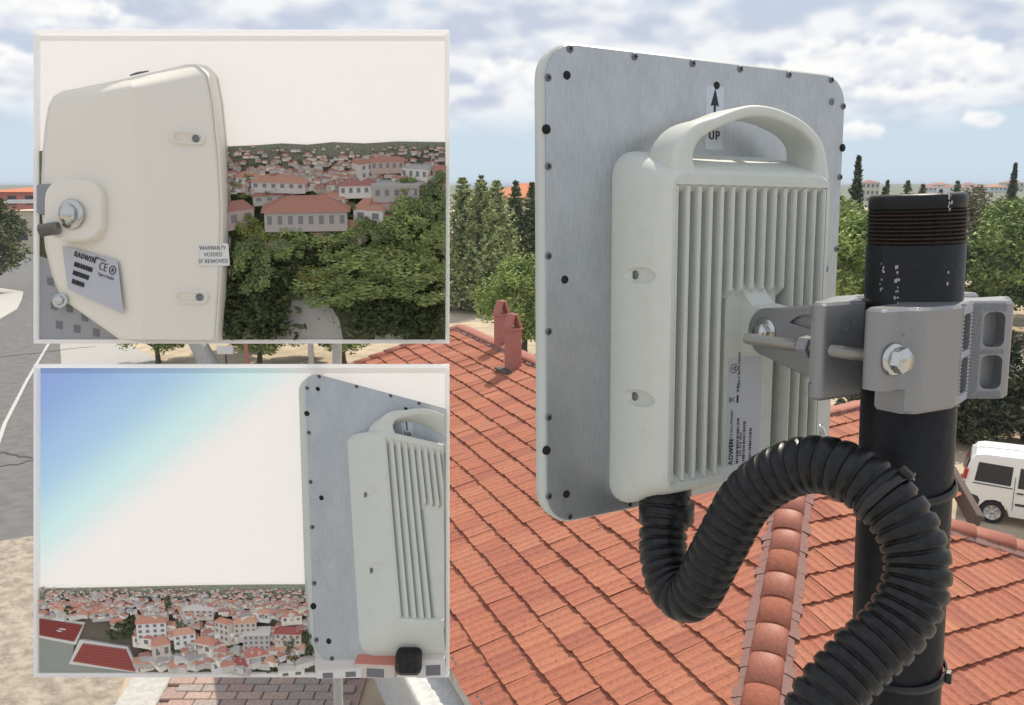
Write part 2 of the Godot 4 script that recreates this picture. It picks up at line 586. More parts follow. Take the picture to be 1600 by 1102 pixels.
func make_ground() -> void:
	sheet("ground", [[-2500, 60], [2500, 60], [2500, -3000], [-2500, -3000]], 0, M.sand, "pale sandy ground of the yard behind the tiled roof", "ground")
	# road from behind the lower display box to the far left
	sheet("road", [[-9.0, -16.9], [-11.6, -17.2], [-40, -38], [-70, -60], [-90, -110], [-60, -112], [-34, -70], [-22.6, -41.0], [-15, -27], [-9.5, -17.6]], .006, M.asphalt, "grey asphalt road curving away at the far left edge", "road")
	sheet("side_road", [[-22.6, -41.0], [-15, -27.2], [-9.8, -18], [-6.9, -18.5], [-9.0, -26], [-13.5, -34], [-19.5, -41.5]], .010, M.concrete, "pale grey road margin beside the white edge line", "road")
	sheet("verge", [[-30, -16.0], [-12.0, -17.15], [-10.9, -17.75], [-9.2, -17.6], [-7.4, -15.0], [-6.25, -12.2], [-6.0, -11.2], [-6.2, -8], [-16, -7], [-30, -8]], .014, M.earth, "dusty brown bare earth at the bottom left corner", "earth")
	var st := begin()
	box(st, Vector3(-5.72, .06, -11.6), Vector3(.62, .12, 2.6), Basis(Vector3.UP, .08), .02)
	box(st, Vector3(-5.85, .09, -11.0), Vector3(.8, .18, .5), Basis(Vector3.UP, .08), .02)
	tag(obj("kerb", st, M.kerb), "pale concrete kerb between bare earth and pink paving", "kerb", "", "structure")
	# painted edge line
	st = begin()
	flat(st)
	var line := [Vector3(-15.6, .016, -24.2), Vector3(-16.95, .016, -26.9), Vector3(-19.8, .016, -33.2), Vector3(-23.1, .016, -40.8), Vector3(-28.3, .016, -53.0), Vector3(-34.5, .016, -69.1)]
	for i in line.size() - 1:
		var d: Vector3 = (line[i + 1] - line[i]).normalized().cross(Vector3.UP) * .06
		quad(st, line[i] - d, line[i + 1] - d, line[i + 1] + d, line[i] + d)
	tag(obj("road_marking", st, M.paint), "worn white edge line painted on the grey road", "road marking", "", "structure")
	st = begin()
	flat(st)
	rng.seed = 12
	for cr in [[Vector3(-25.5, .0, -36.3), Vector3(-20.6, .0, -40.6)], [Vector3(-15.5, 0, -21.5), Vector3(-12.2, 0, -24.5)], [Vector3(-18.5, 0, -25.5), Vector3(-14.0, 0, -23.2)]]:
		var pv: Vector3 = cr[0]
		for i in 22:
			var nx: Vector3 = cr[0].lerp(cr[1], (i + 1) / 22.0) + Vector3(rng.randf_range(-.12, .12), 0, rng.randf_range(-.12, .12))
			var sd: Vector3 = (nx - pv).normalized().cross(Vector3.UP) * rng.randf_range(.02, .05)
			var lift := Vector3(0, .0205, 0)
			quad(st, pv - sd + lift, nx - sd + lift, nx + sd + lift, pv + sd + lift)
			pv = nx
	tag(obj("road_cracks", st, M.gutter), "dark tar sealed cracks across the grey road", "crack", "", "structure")
	# traffic island with kerb
	var isl := PackedVector2Array([Vector2(-30.2, -48.6), Vector2(-31.6, -52.8), Vector2(-34.0, -57.5), Vector2(-36.2, -61.5), Vector2(-39, -63.5), Vector2(-44, -63), Vector2(-46, -57), Vector2(-40, -50), Vector2(-34, -46.5)])
	st = begin()
	prism(st, isl, 0, .14, Transform3D(Basis(Vector3.RIGHT, Vector3(0, 0, 1), Vector3.UP), Vector3.ZERO), .03)
	tag(obj("traffic_island", st, M.kerb), "kerbed pavement island under the round street tree", "pavement", "", "structure")
	# pink block paving beside the house
	var pav := Node3D.new()
	pav.name = "paving"
	add_child(pav)
	tag(pav, "pink and grey block paving below the lower display box", "paving", "", "structure")
	st = begin()
	box(st, Vector3(-3.9, .02, -11.3), Vector3(3.1, .04, 4.4), Basis(), .0)
	obj("bedding", st, M.paver[1], pav)
	var bl := begin()
	box(bl, Vector3(0, .065, 0), Vector3(.385, .05, .185), Basis(), .012)
	bl.generate_normals()
	var bm := bl.commit()
	rng.seed = 5
	for r in 11:
		for c in 8:
			var x := -5.25 + c * .4 + (.2 if r % 2 else .0)
			if x > -2.6: continue
			var k := rng.randi() % 4 if x < -3.6 else 3
			place("paving_block", bm, M.paver[k], pav, Transform3D(Basis(Vector3.UP, rng.randf_range(-.02, .02)), Vector3(x, rng.randf_range(-.004, .004), -12.4 + r * .2)))
	# far rise with the edge of town
	st = begin()
	smooth(st)
	var nz := FastNoiseLite.new()
	nz.seed = 3; nz.frequency = .004
	var prev: Array = []
	for i in 61:
		var a := -75.0 + 150.0 * i / 60
		var row: Array = []
		for r in [[330.0, -.5], [480.0, 3.0], [700.0, 6.0], [1100.0, 8.5], [2200.0, 7.0]]:
			var p: Vector3 = az(a) * r[0]
			row.append(p + Vector3(0, r[1] + (nz.get_noise_2d(p.x, p.z) * 3.0 if r[0] > 400 else 0.0), 0))
		if i > 0:
			for k in row.size() - 1: quad(st, prev[k], prev[k + 1], row[k + 1], row[k])
		prev = row
	tag(obj("far_hills", st, mottled(Color(.16, .17, .10), .3, 120.0, .95, 99, .03)), "low hazy rise with the town's edge on the horizon", "hills", "", "structure")

# ---------------------------------------------------------------- foliage
func leaf_mesh(pts: PackedVector3Array, sizes: PackedFloat32Array, cols: PackedColorArray, droop := 0.0) -> ArrayMesh:
	var V := PackedVector3Array()
	var N := PackedVector3Array()
	var C := PackedColorArray()
	for i in pts.size():
		var a := Vector3(rng.randf_range(-1, 1), rng.randf_range(-.6, .6) - droop, rng.randf_range(-1, 1)).normalized()
		var b := a.cross(Vector3(rng.randf_range(-1, 1), rng.randf_range(-.2, 1.2), rng.randf_range(-1, 1))).normalized()
		var s := sizes[i]
		var p := pts[i]
		var n := a.cross(b).normalized()
		var p0 := p - a * s
		var p1 := p + b * s * .48 + n * s * .12
		var p2 := p + a * s
		var p3 := p - b * s * .48 + n * s * .12
		V.append(p0); V.append(p1); V.append(p2)
		V.append(p0); V.append(p2); V.append(p3)
		var n1 := (p2 - p0).cross(p1 - p0).normalized()
		var n2 := (p3 - p0).cross(p2 - p0).normalized()
		for k in 3: N.append(n1)
		for k in 3: N.append(n2)
		for k in 6: C.append(cols[i])
	var arr: Array = []
	arr.resize(Mesh.ARRAY_MAX)
	arr[Mesh.ARRAY_VERTEX] = V
	arr[Mesh.ARRAY_NORMAL] = N
	arr[Mesh.ARRAY_COLOR] = C
	var m := ArrayMesh.new()
	m.add_surface_from_arrays(Mesh.PRIMITIVE_TRIANGLES, arr)
	return m

func shade_of(c: Color, v := .3) -> Color:
	var k := 1.0 + rng.randf_range(-v, v)
	return Color(c.r * k * rng.randf_range(.85, 1.2), c.g * k, c.b * k * rng.randf_range(.8, 1.1))

func crown(h0: float, h1: float, rad: float, clumps: int, per: int, leaf: float, c: Color, c2: Color, squash := 1.0) -> ArrayMesh:
	var P := PackedVector3Array()
	var S := PackedFloat32Array()
	var C := PackedColorArray()
	for k in clumps:
		var t := pow(rng.randf(), .8)
		var h: float = lerp(h0, h1, t)
		var env := rad * pow(sin(PI * clamp(.12 + .84 * t, 0, 1)), .6) * squash
		var a := rng.randf() * TAU
		var r := env * sqrt(rng.randf_range(.12, 1.0))
		var cen := Vector3(cos(a) * r, h, sin(a) * r)
		var cr := rad * rng.randf_range(.2, .36)
		var col := c.lerp(c2, rng.randf())
		for i in per:
			var d := Vector3(rng.randfn(), rng.randfn() * .8, rng.randfn()).normalized() * cr * pow(rng.randf(), .45)
			P.append(cen + d)
			S.append(leaf * rng.randf_range(.6, 1.35))
			C.append(shade_of(col))
	return leaf_mesh(P, S, C)

func conifer_mesh(h: float, rad: float, tiers: int, leaf: float, c: Color, c2: Color, lift := .1, curl := .35) -> ArrayMesh:
	var P := PackedVector3Array()
	var S := PackedFloat32Array()
	var C := PackedColorArray()
	for k in tiers:
		var t := (k + rng.randf()) / tiers
		var y: float = lerp(h * lift, h * .985, t)
		var L: float = rad * pow(1.0 - t, .8) * rng.randf_range(.72, 1.12) + rad * .035
		var nb := 5 + int(5 * (1.0 - t))
		var a0 := rng.randf() * TAU
		for b in nb:
			var a := a0 + TAU * b / nb + rng.randf_range(-.3, .3)
			var dir := Vector3(cos(a), 0, sin(a))
			var l := L * rng.randf_range(.65, 1.1)
			var m := int(9 + 24 * l / rad)
			var col := c.lerp(c2, rng.randf())
			for i in m:
				var u := (i + rng.randf()) / m
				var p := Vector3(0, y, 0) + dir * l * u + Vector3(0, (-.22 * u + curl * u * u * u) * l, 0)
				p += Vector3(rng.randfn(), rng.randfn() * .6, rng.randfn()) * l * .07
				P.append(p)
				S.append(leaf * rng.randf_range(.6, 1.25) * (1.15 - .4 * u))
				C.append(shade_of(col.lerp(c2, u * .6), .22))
	return leaf_mesh(P, S, C, .15)

func trunk_mesh(h: float, r: float, limbs: int, spread: float) -> Mesh:
	var st := begin()
	var top := Vector3(rng.randf_range(-.1, .1) * h * .3, h, rng.randf_range(-.1, .1) * h * .3)
	tube(st, spline([Vector3(0, -.05, 0), top * .35 + Vector3(r * .4, 0, 0), top * .7, top], 8), [r * 1.35, r, r * .92, r * .85, r * .75, r * .62, r * .5, r * .3], 9)
	for k in limbs:
		var a := TAU * k / limbs + rng.randf()
		var s := top * rng.randf_range(.45, .85)
		var e := s + Vector3(cos(a) * spread, rng.randf_range(.25, .6) * h * .6, sin(a) * spread)
		tube(st, spline([s, s.lerp(e, .5) + Vector3(0, -.05 * h, 0), e], 6), [r * .5, r * .45, r * .36, r * .28, r * .2, r * .1], 6)
	st.generate_normals()
	return st.commit()

func tree(called: String, label: String, pos: Vector3, cm: Mesh, tm: Mesh, s := 1.0, turn := 0.0, group := "", cat := "tree", up := Vector3.UP) -> Node3D:
	var b := Basis(Vector3.UP, turn)
	if up != Vector3.UP: b = Basis(Quaternion(Vector3.UP, up)) * b
	var o := thing(called, label, cat, Transform3D(b.scaled(Vector3.ONE * s), pos), group)
	if tm: place("trunk", tm, M.bark, o)
	place("crown", cm, M.leaf, o)
	return o

func make_trees() -> void:
	rng.seed = 31
	var g1 := Color(.14, .20, .05)
	var g2 := Color(.30, .39, .12)
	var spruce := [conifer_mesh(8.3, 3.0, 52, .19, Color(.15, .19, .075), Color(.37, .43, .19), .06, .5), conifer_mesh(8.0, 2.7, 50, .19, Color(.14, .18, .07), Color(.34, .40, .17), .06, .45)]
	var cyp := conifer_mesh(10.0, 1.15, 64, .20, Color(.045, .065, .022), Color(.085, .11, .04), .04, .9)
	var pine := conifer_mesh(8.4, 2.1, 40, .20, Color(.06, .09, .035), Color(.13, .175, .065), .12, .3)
	var tk := trunk_mesh(3.4, .22, 6, 1.5)
	var tks := trunk_mesh(7.0, .2, 0, 0)
	var d1 := crown(1.6, 6.6, 2.7, 80, 170, .135, g1, g2)
	var d2 := crown(1.3, 6.4, 2.9, 76, 170, .14, Color(.16, .23, .05), Color(.34, .43, .12))
	var sh := crown(.1, 2.3, 1.5, 44, 130, .10, Color(.028, .036, .018), Color(.065, .075, .032))  # leaves near black: shade of the undergrowth put into the colour
	var dry := crown(1.0, 7.4, 1.5, 60, 90, .12, Color(.20, .195, .115), Color(.30, .28, .17))
	# conifers left of the panel
	var G := "pale green conifers beyond the chimneys"
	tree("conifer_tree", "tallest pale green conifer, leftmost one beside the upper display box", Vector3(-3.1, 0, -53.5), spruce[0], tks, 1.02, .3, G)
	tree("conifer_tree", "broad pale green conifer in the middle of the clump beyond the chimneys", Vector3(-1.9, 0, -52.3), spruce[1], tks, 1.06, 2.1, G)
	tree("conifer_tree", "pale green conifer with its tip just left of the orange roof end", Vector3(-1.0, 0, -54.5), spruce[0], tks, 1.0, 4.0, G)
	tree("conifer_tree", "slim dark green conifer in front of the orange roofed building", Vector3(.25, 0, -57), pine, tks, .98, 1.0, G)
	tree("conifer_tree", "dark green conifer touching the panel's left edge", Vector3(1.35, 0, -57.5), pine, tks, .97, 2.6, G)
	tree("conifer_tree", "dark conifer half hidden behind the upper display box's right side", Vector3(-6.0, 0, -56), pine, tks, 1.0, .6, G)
	tree("bushy_tree", "low bright green leafy tree behind the two chimneys", Vector3(.55, 0, -38.5), d2, tk, .68, .4)
	# strip between the two display boxes and further left
	tree("street_tree", "round green street tree on the kerbed island at the left edge", Vector3(-38.6, 0, -60.5), crown(1.9, 7.2, 3.1, 85, 170, .16, Color(.075, .095, .03), Color(.16, .18, .06)), trunk_mesh(3.2, .2, 6, 1.3), 1.0, .5)
	tree("street_tree", "small green tree seen in the gap between the display boxes", Vector3(-15.8, 0, -36.5), d2, tk, .5, 2.0)
	var dk := [[-11.0, -35.5, .55], [-9.2, -37.5, .6], [-7.4, -36.0, .58], [-12.6, -39.5, .7]]
	var nm := ["dark green tree behind the pink post in the gap between display boxes", "dark green tree left of the grey post in the gap between display boxes", "dark green tree right of the grey post near the roof's far verge", "dark green tree behind the white sign in the gap between display boxes"]
	for i in 4: tree("yard_tree", nm[i], Vector3(dk[i][0], 0, dk[i][1]), d1, tk, dk[i][2], i * 1.7, "dark yard trees behind the display boxes")
	# right hand side
	var cy := [[24.3, -60, 1.0, "tall narrow dark cypress just right of the panel's top edge"], [46.5, -79, 1.0, "dark rounded cypress standing highest right of the mast top"], [60.0, -88, 1.02, "dark pointed cypress at the right edge above the green trees"], [33.5, -76, .84, "small slim cypress between the panel and the mast top"]]
	for c in cy: tree("cypress_tree", c[3], Vector3(c[0], 0, c[1]), cyp, tks, c[2], c[0], "dark cypresses on the skyline")
	var pn := [[27.2, -62, .93, "dark pine beside the tall cypress right of the panel"], [25.6, -66, .85, "dark pine behind the tall cypress right of the panel"], [37.2, -80, 1.0, "left one of two pointed pines left of the mast top"], [39.6, -82, .96, "right one of two pointed pines left of the mast top"], [45.0, -86, 1.0, "spiky topped pine directly above the mast top"], [43.4, -86, .9, "bushy pine above the left side of the mast top"], [47.0, -85, .9, "bushy pine above the right side of the mast top"], [63, -92, .93, "dark pine low on the skyline far right of the mast"]]
	for c in pn: tree("pine_tree", c[3], Vector3(c[0], 0, c[1]), pine, tks, c[2], c[0], "dark pines on the skyline")
	var rt := [[15.9, -38, .98, "fresh green tree between the panel and the mast, nearer one"], [18.4, -44, 1.0, "fresh green tree close to the left side of the mast"], [19.5, -52, 1.02, "green tree further back between the panel and the mast"], [26.5, -44.5, 1.02, "leafy green tree right of the mast above the clamp"], [29.8, -43.0, 1.0, "leafy green tree at the right picture edge above the clamp"], [23.5, -48, .95, "green tree hidden partly behind the mast"], [33, -50, 1.05, "tall green tree in the back row at the right edge"]]
	for i in rt.size():
		var c: Array = rt[i]
		tree("green_tree", c[3], Vector3(c[0], 0, c[1]), d1 if i % 2 else d2, tk, c[2], i * 1.3, "green trees behind the mast")
	tree("dry_tree", "pale straw coloured thin tree right beside the mast top", Vector3(26.0, 0, -48), dry, tk, 1.04, .4)
	tree("dry_tree", "pale thin tree a little right of the mast among green crowns", Vector3(28.5, 0, -50), dry, tk, .95, 2.4)
	tree("dry_tree", "brownish thin tree low between the panel and the mast", Vector3(22.8, 0, -58), dry, tk, .9, 1.4)
	var hd := [[12.2, -25.6, 1.0, "dark shrub behind the van's rear end beside the mast"], [14.3, -25.2, 1.1, "dark shrub directly behind the van's roof"], [16.6, -24.8, 1.1, "dark shrub behind the van at the right edge"], [13.2, -28.4, 1.25, "taller dark shrub in the second row behind the van"], [16.2, -28.6, 1.25, "taller dark shrub in the second row at the right edge"], [18.8, -26.4, 1.2, "dark shrub outermost on the right behind the van"]]
	for i in hd.size():
		var c: Array = hd[i]
		tree("shrub", c[3], Vector3(c[0], 0, c[1]), sh, null, c[2] * .95, i * 1.1, "dark shrubs behind the van", "shrub")
	tree("shrub", "small bright green shrub between mast and van's rear lamp", Vector3(11.2, 0, -22.6), crown(.05, 1.5, .7, 24, 50, .10, Color(.10, .16, .04), Color(.2, .26, .09)), null, 1.0, .2, "", "shrub")

# ---------------------------------------------------------------- tiled house
const PEAK := Vector3(3.317, 4.404, -9.308)
const RAZ := -23.137
const PHI := 15.417
const COURSE := 0.346
const TILE_W := 0.232

func tile_shape(w: float, len_: float, jitter: float) -> Mesh:
	var st := begin()
	flat(st)
	var prof := [[0.0, .019], [.022, .016], [.040, .007], [.068, .003], [.096, .007], [.112, .014], [.124, .014], [.140, .007], [.168, .003], [.196, .007], [.212, .015], [.236, .019]]
	var k := w / .232
	for i in prof.size() - 1:
		var a: Array = prof[i]
		var b: Array = prof[i + 1]
		var y0 := .002
		var y1 := .034 + jitter
		var p0 := Vector3(a[0] * k, y0 + a[1], -.05)
		var p1 := Vector3(b[0] * k, y0 + b[1], -.05)
		var p2 := Vector3(b[0] * k, y1 + b[1], len_)
		var p3 := Vector3(a[0] * k, y1 + a[1], len_)
		quad(st, p0, p1, p2, p3)
		quad(st, p3, p2, Vector3(b[0] * k, y1 - .016 + b[1] * .8, len_ - .004), Vector3(a[0] * k, y1 - .016 + a[1] * .8, len_ - .004))
	st.generate_normals()
	return st.commit()

func half_tile(st: SurfaceTool, a: Vector3, b: Vector3, r0: float, r1: float, up: Vector3) -> void:   # a barrel cap from a (upper) to b (lower, wider)
	var d := (b - a).normalized()
	var x := d.cross(up).normalized()
	var y := x.cross(d).normalized()
	smooth(st)
	var n := 10
	for i in n:
		var t0 := PI * (-.06 + 1.12 * i / n)
		var t1 := PI * (-.06 + 1.12 * (i + 1) / n)
		var e0 := x * cos(t0) * 1.4 + y * sin(t0) * .52
		var e1 := x * cos(t1) * 1.4 + y * sin(t1) * .52
		quad(st, a + e0 * r0, b + e0 * r1, b + e1 * r1, a + e1 * r0)
		quad(st, b + e0 * r1, b + e0 * (r1 - .018), b + e1 * (r1 - .018), b + e1 * r1)

func make_house() -> void:
	var c := cos(deg_to_rad(PHI))
	var s := sin(deg_to_rad(PHI))
	var tp := tan(deg_to_rad(PHI))
	var u := az(RAZ)
	var dnL := az(RAZ - 90) * c - Vector3.UP * s
	var dnR := az(RAZ + 180) * c - Vector3.UP * s
	var nL := dnL.cross(u).normalized()
	if nL.y < 0: nL = -nL
	var nR := Vector3(dnR.x, 0, dnR.z).normalized() * s + Vector3.UP * c
	var house := thing("tiled_house", "low house with a large terracotta tiled hip roof below the mast", "house")
	var roof := Node3D.new()
	roof.name = "roof"
	house.add_child(roof)
	var EAVE := 4.36
	var FAR := 11.65
	var shapes := [tile_shape(TILE_W, COURSE, 0.0), tile_shape(TILE_W, COURSE, .004), tile_shape(TILE_W, COURSE, -.003)]
	rng.seed = 77
	# all tiles of the two slopes in view, nearest first
	var all: Array = []
	var ul := az(RAZ)                 # along the left slope's courses, away from the camera
	var ur := az(RAZ + 90)            # along the right slope's courses
	var rows := int(EAVE / COURSE) + 1
	for k in rows:
		var s0 := k * COURSE + .05
		var off := (k % 2) * TILE_W * .5
		var t := -5.2 + off
		while t < FAR:
			var run := (s0 + COURSE * .5) * c
			if t + TILE_W > -run - .05:
				all.append([PEAK + ul * t + dnL * s0, Basis(-ul, nL, dnL), 0, t, s0])
			t += TILE_W
		t = -5.2 + off
		while t < 5.2:
			var run := (s0 + COURSE) * c
			if absf(t + TILE_W / 2) < run + TILE_W * .6:
				all.append([PEAK + ur * t + dnR * s0, Basis(-ur, nR, dnR), 1, t, s0])
			t += TILE_W
	# wing behind, its front slope just visible right of the panel
	var w0 := Vector3(6.084, 3.55, -15.409)
	var ux := Vector3(.837, 0, -.547)
	var dw := Vector3(.547, 0, .837) * c - Vector3.UP * s
	var nw := Vector3(.547, 0, .837) * s + Vector3.UP * c
	for k in 8:
		var t := -2.2 + (k % 2) * .11
		while t < 3.3:
			if (w0 + ux * t + dw * (k * COURSE + .2)).x < 7.2: all.append([w0 + ux * t + dw * (k * COURSE + .08), Basis(-ux, nw, dw), 2, t, k * COURSE])
			t += TILE_W
	var ranked: Array = []
	for e in all:
		var p: Vector3 = e[0] + e[1].z * .17 - e[1].x * .11 - EYE
		var d := -p.y * sin(pitch) - p.z * cos(pitch)
		var sx := 800 + F * p.x / d
		var sy := 551 - F * (p.y * cos(pitch) - p.z * sin(pitch)) / d
		var seen := d > 1 and sx > 690 and sx < 1625 and sy < 1125 and not (sx > 850 and sx < 1290 and sy < 780) and not (sx > 1350 and sx < 1470)
		e.append((0.0 if seen else 1000.0) + d)
		ranked.append(e)
	ranked.sort_custom(func(a, b): return a[5] < b[5])
	var rest := begin()
	flat(rest)
	# cutting planes along the hips
	var hipN := az(RAZ - 135)
	var hipR := az(RAZ + 135)
	var planeL := Plane(hipN.cross(Vector3.UP).normalized(), PEAK)
	var planeR := Plane(hipR.cross(Vector3.UP).normalized(), PEAK)
	var count := 0
	var probeL := PEAK + dnL * 2.0 + ul * 2.0
	var probeR := PEAK + dnR * 2.0
	if planeL.distance_to(probeL) > 0: planeL = -planeL
	if planeR.distance_to(probeR) > 0: planeR = -planeR
	for e in ranked:
		var b: Basis = e[1]
		b = b * Basis(Vector3.UP, rng.randf_range(-.022, .022))
		var xf := Transform3D(b, e[0] + e[1].y * rng.randf_range(-.005, .006) + e[1].z * rng.randf_range(-.006, .010))
		xf.origin += b * Vector3(-TILE_W, 0, 0)
		var sh: Mesh = shapes[rng.randi() % 3]
		var tone := rng.randi() % 6
		if rng.randf() < .25: tone = 0
		clip = []
		if e[2] == 0 and absf(planeL.distance_to(e[0])) < .6: clip = [planeL]
		if e[2] == 1:
			if absf(planeL.distance_to(e[0])) < .6: clip = [-planeL]
			if absf(planeR.distance_to(e[0])) < .6: clip = clip + [planeR]
		if count < 300 and e[5] < 1000:
			var o := place("roof_tile", sh, M.terracotta[tone], roof, xf)
			if o.get_parent(): count += 1
		else:
			var mm := cut(sh, xf)
			if mm.get_surface_count() > 0:
				var col: Color = TONES[tone]
				var a: Array = mm.surface_get_arrays(0)
				var v: PackedVector3Array = a[Mesh.ARRAY_VERTEX]
				var idx: PackedInt32Array = a[Mesh.ARRAY_INDEX] if a[Mesh.ARRAY_INDEX] != null else PackedInt32Array(range(v.size()))
				rest.set_color(col * rng.randf_range(.9, 1.1))
				for i in idx: rest.add_vertex(xf * v[i])
	clip = []
	rest.generate_normals()
	var ro := place("roof_tile_field", rest.commit(), M.tile_v, roof)
	ro.set_meta("kind", "stuff")
	# deck under the tiles: all four slopes
	var st := begin()
	flat(st)
	var low := Vector3.UP * .012
	var e0 := PEAK + dnL * EAVE
	var near_l := PEAK + (az(RAZ - 135) * sqrt(2.0) * c - Vector3.UP * s) * EAVE
	var near_r := PEAK + (az(RAZ + 135) * sqrt(2.0) * c - Vector3.UP * s) * EAVE
	var far_top := PEAK + u * FAR
	var far_l := far_top + dnL * EAVE
	var dnB := az(RAZ + 90) * c - Vector3.UP * s
	var far_b := far_top + dnB * EAVE
	quad(st, PEAK - low, near_l - low, far_l - low, far_top - low)
	tri(st, PEAK - low, near_r - low, near_l - low)
	quad(st, w0 + ux * -2.2 - low, w0 + ux * 1.4 - low, w0 + ux * .1 + dw * 2.5 - low, w0 + ux * -2.2 + dw * 2.5 - low)
	var dwb := Vector3(-.547, 0, -.837) * c - Vector3.UP * s
	quad(st, w0 + ux * -2.2 - low, w0 + ux * -2.2 + dwb * 3.0 - low, w0 + ux * 1.4 + dwb * 3.0 - low, w0 + ux * 1.4 - low)
	obj("roof_deck", st, M.terracotta[1], roof)
	# mortar beds and barrel caps along ridge and hips
	var lines := [[PEAK, (az(RAZ - 135) * sqrt(2.0) * c - Vector3.UP * s).normalized(), 6.0, .17], [PEAK, (az(RAZ + 135) * sqrt(2.0) * c - Vector3.UP * s).normalized(), 6.0, .15], [PEAK, u, FAR, .13], [w0 - ux * 2.2, ux, 3.6, .1], [far_top + u * .02, dnL, EAVE, .09]]
	for li in lines.size():
		var L: Array = lines[li]
		var d: Vector3 = L[1]
		var upv := Vector3.UP
		var x := d.cross(upv).normalized()
		var yy := x.cross(d).normalized()
		var len_: float = L[2]
		var wd: float = L[3]
		st = begin()
		flat(st)
		var n := int(len_ / .12)
		var drop := wd * tp * (.72 if li < 2 else 1.0)
		for i in n:
			var p0: Vector3 = L[0] + d * (len_ * i / n)
			var p1: Vector3 = L[0] + d * (len_ * (i + 1) / n)
			for sg in [-1.0, 1.0]:
				var wa: float = wd * rng.randf_range(.88, 1.14)
				var o: Vector3 = x * sg * (wa + .05)
				quad(st, p0 + yy * .08 + x * sg * .05, p1 + yy * .08 + x * sg * .05, p1 + o + yy * (.035 - drop), p0 + o + yy * (.035 - drop))
				quad(st, p0 + o + yy * (.035 - drop), p1 + o + yy * (.035 - drop), p1 + o - yy * (drop + .03), p0 + o - yy * (drop + .03))
		obj("mortar_bed", st, M.mortar, roof)
		var step := .385
		var m := int(len_ / step)
		for i in m:
			var a: Vector3 = L[0] + d * (step * i - .03) + yy * .035
			var b: Vector3 = L[0] + d * (step * (i + 1)) + yy * .05
			st = begin()
			var j := Vector3(rng.randf_range(-.006, .006), rng.randf_range(-.004, .006), 0)
			half_tile(st, a + j, b + j, .102, .108, upv)
			obj("ridge_cap", st, M.ridge if rng.randf() < .8 else M.terracotta[1], roof)
	# eaves: fascia, gutter and walls
	var out := az(RAZ - 90)
	var el := e0.lerp(e0, 0)
	var A := near_l
	var B := far_l
	st = begin()
	var mid := (A + B) / 2 + out * .03 + Vector3(0, -.02, 0)
	var bas := Basis(u, Vector3.UP, u.cross(Vector3.UP))
	box(st, mid + out * .04 + Vector3(0, -.03, 0), Vector3(A.distance_to(B), .10, .13), bas, .02)
	obj("gutter", st, M.gutter, roof)
	st = begin()
	box(st, mid - out * .06 + Vector3(0, -.16, 0), Vector3(A.distance_to(B), .17, .06), bas)
	obj("fascia", st, M.white_paint, roof)
	st = begin()
	box(st, mid + out * .30 + Vector3(0, -.27, 0), Vector3(A.distance_to(B), .08, .40), bas, .015)
	obj("canopy_edge", st, M.plaster, house)
	var hw := (A + B) / 2 - out * .35
	hw.y = 1.42
	st = begin()
	box(st, hw, Vector3(A.distance_to(B) - .6, 2.84, .25), bas)
	obj("wall", st, M.plaster, house)
	st = begin()
	var wr := near_l.lerp(near_r, .5) - az(RAZ + 180) * .4
	wr.y = 1.42
	box(st, wr, Vector3(near_l.distance_to(near_r) - .8, 2.84, .25), Basis(az(RAZ + 90), Vector3.UP, az(RAZ + 90).cross(Vector3.UP)))
	obj("wall", st, M.plaster, house)
	for t in [1.7, 4.2, 6.9, 9.4]:
		var w: Vector3 = near_l + u * (t + 1.4) - out * .22
		w.y = 1.75
		st = begin()
		for e in [[0.0, .62, 1.1, .06], [0.0, -.62, 1.1, .06], [.52, 0.0, .06, 1.2], [-.52, 0.0, .06, 1.2], [0.0, 0.0, .05, 1.2]]:
			box(st, w + u * e[0] + Vector3(0, e[1], 0), Vector3(e[2], e[3], .08), bas, .008)
		var wf := obj("window", st, M.white_paint, house)
		st = begin()
		box(st, w - out * .01, Vector3(1.02, 1.2, .02), bas)
		obj("pane", st, M.glass_dark, wf)
	st = begin()
	flat(st)
	for e in [[PEAK, near_r], [PEAK, far_top]]:
		var ea: Vector3 = e[0] - Vector3(0, .03, 0)
		var eb: Vector3 = e[1] - Vector3(0, .03, 0)
		quad(st, ea, eb, Vector3(eb.x, 0, eb.z), Vector3(ea.x, 0, ea.z))
	obj("wall", st, M.plaster, house)
	# brown barge board at the wing's right end
	st = begin()
	var b0 := at(1484, 742, 14.6)
	var b1 := at(1528, 822, 12.9)
	box(st, (b0 + b1) / 2, Vector3(.05, .30, b0.distance_to(b1)), Basis.looking_at(b1 - b0, Vector3(.2, 1, 0)), .01)
	box(st, (b0 + b1) / 2 + Vector3(.03, .14, 0), Vector3(.12, .05, b0.distance_to(b1) + .02), Basis.looking_at(b1 - b0, Vector3(.2, 1, 0)), .01)
	obj("barge_board", st, M.board, roof)
	# two chimneys
	for ch in [[Vector3(.02, 4.18, -15.95), 1.0, .25, "front chimney"], [Vector3(-.22, 4.16, -17.6), 1.05, .25, "rear chimney"]]:
		var o: Vector3 = ch[0]
		var w: float = ch[2]
		var h: float = ch[1]
		var cb := Basis(Vector3.UP, deg_to_rad(-RAZ + 8))
		st = begin()
		box(st, o + Vector3(0, h / 2 - .1, 0), Vector3(w, h, w), cb, .012)
		box(st, o + Vector3(0, h - .10, 0), Vector3(w + .05, .05, w + .05), cb, .012)
		var cm := obj("chimney", st, M.chimney, house)
		st = begin()
		for sg in [-1.0, 1.0]:
			box(st, o + Vector3(0, h + .055, 0) + cb * Vector3(sg * .075, 0, 0), Vector3(.06, .30, w - .01), cb * Basis(Vector3(0, 0, 1), sg * .32), .012)
		obj("chimney_cowl", st, M.chimney, cm)
		st = begin()
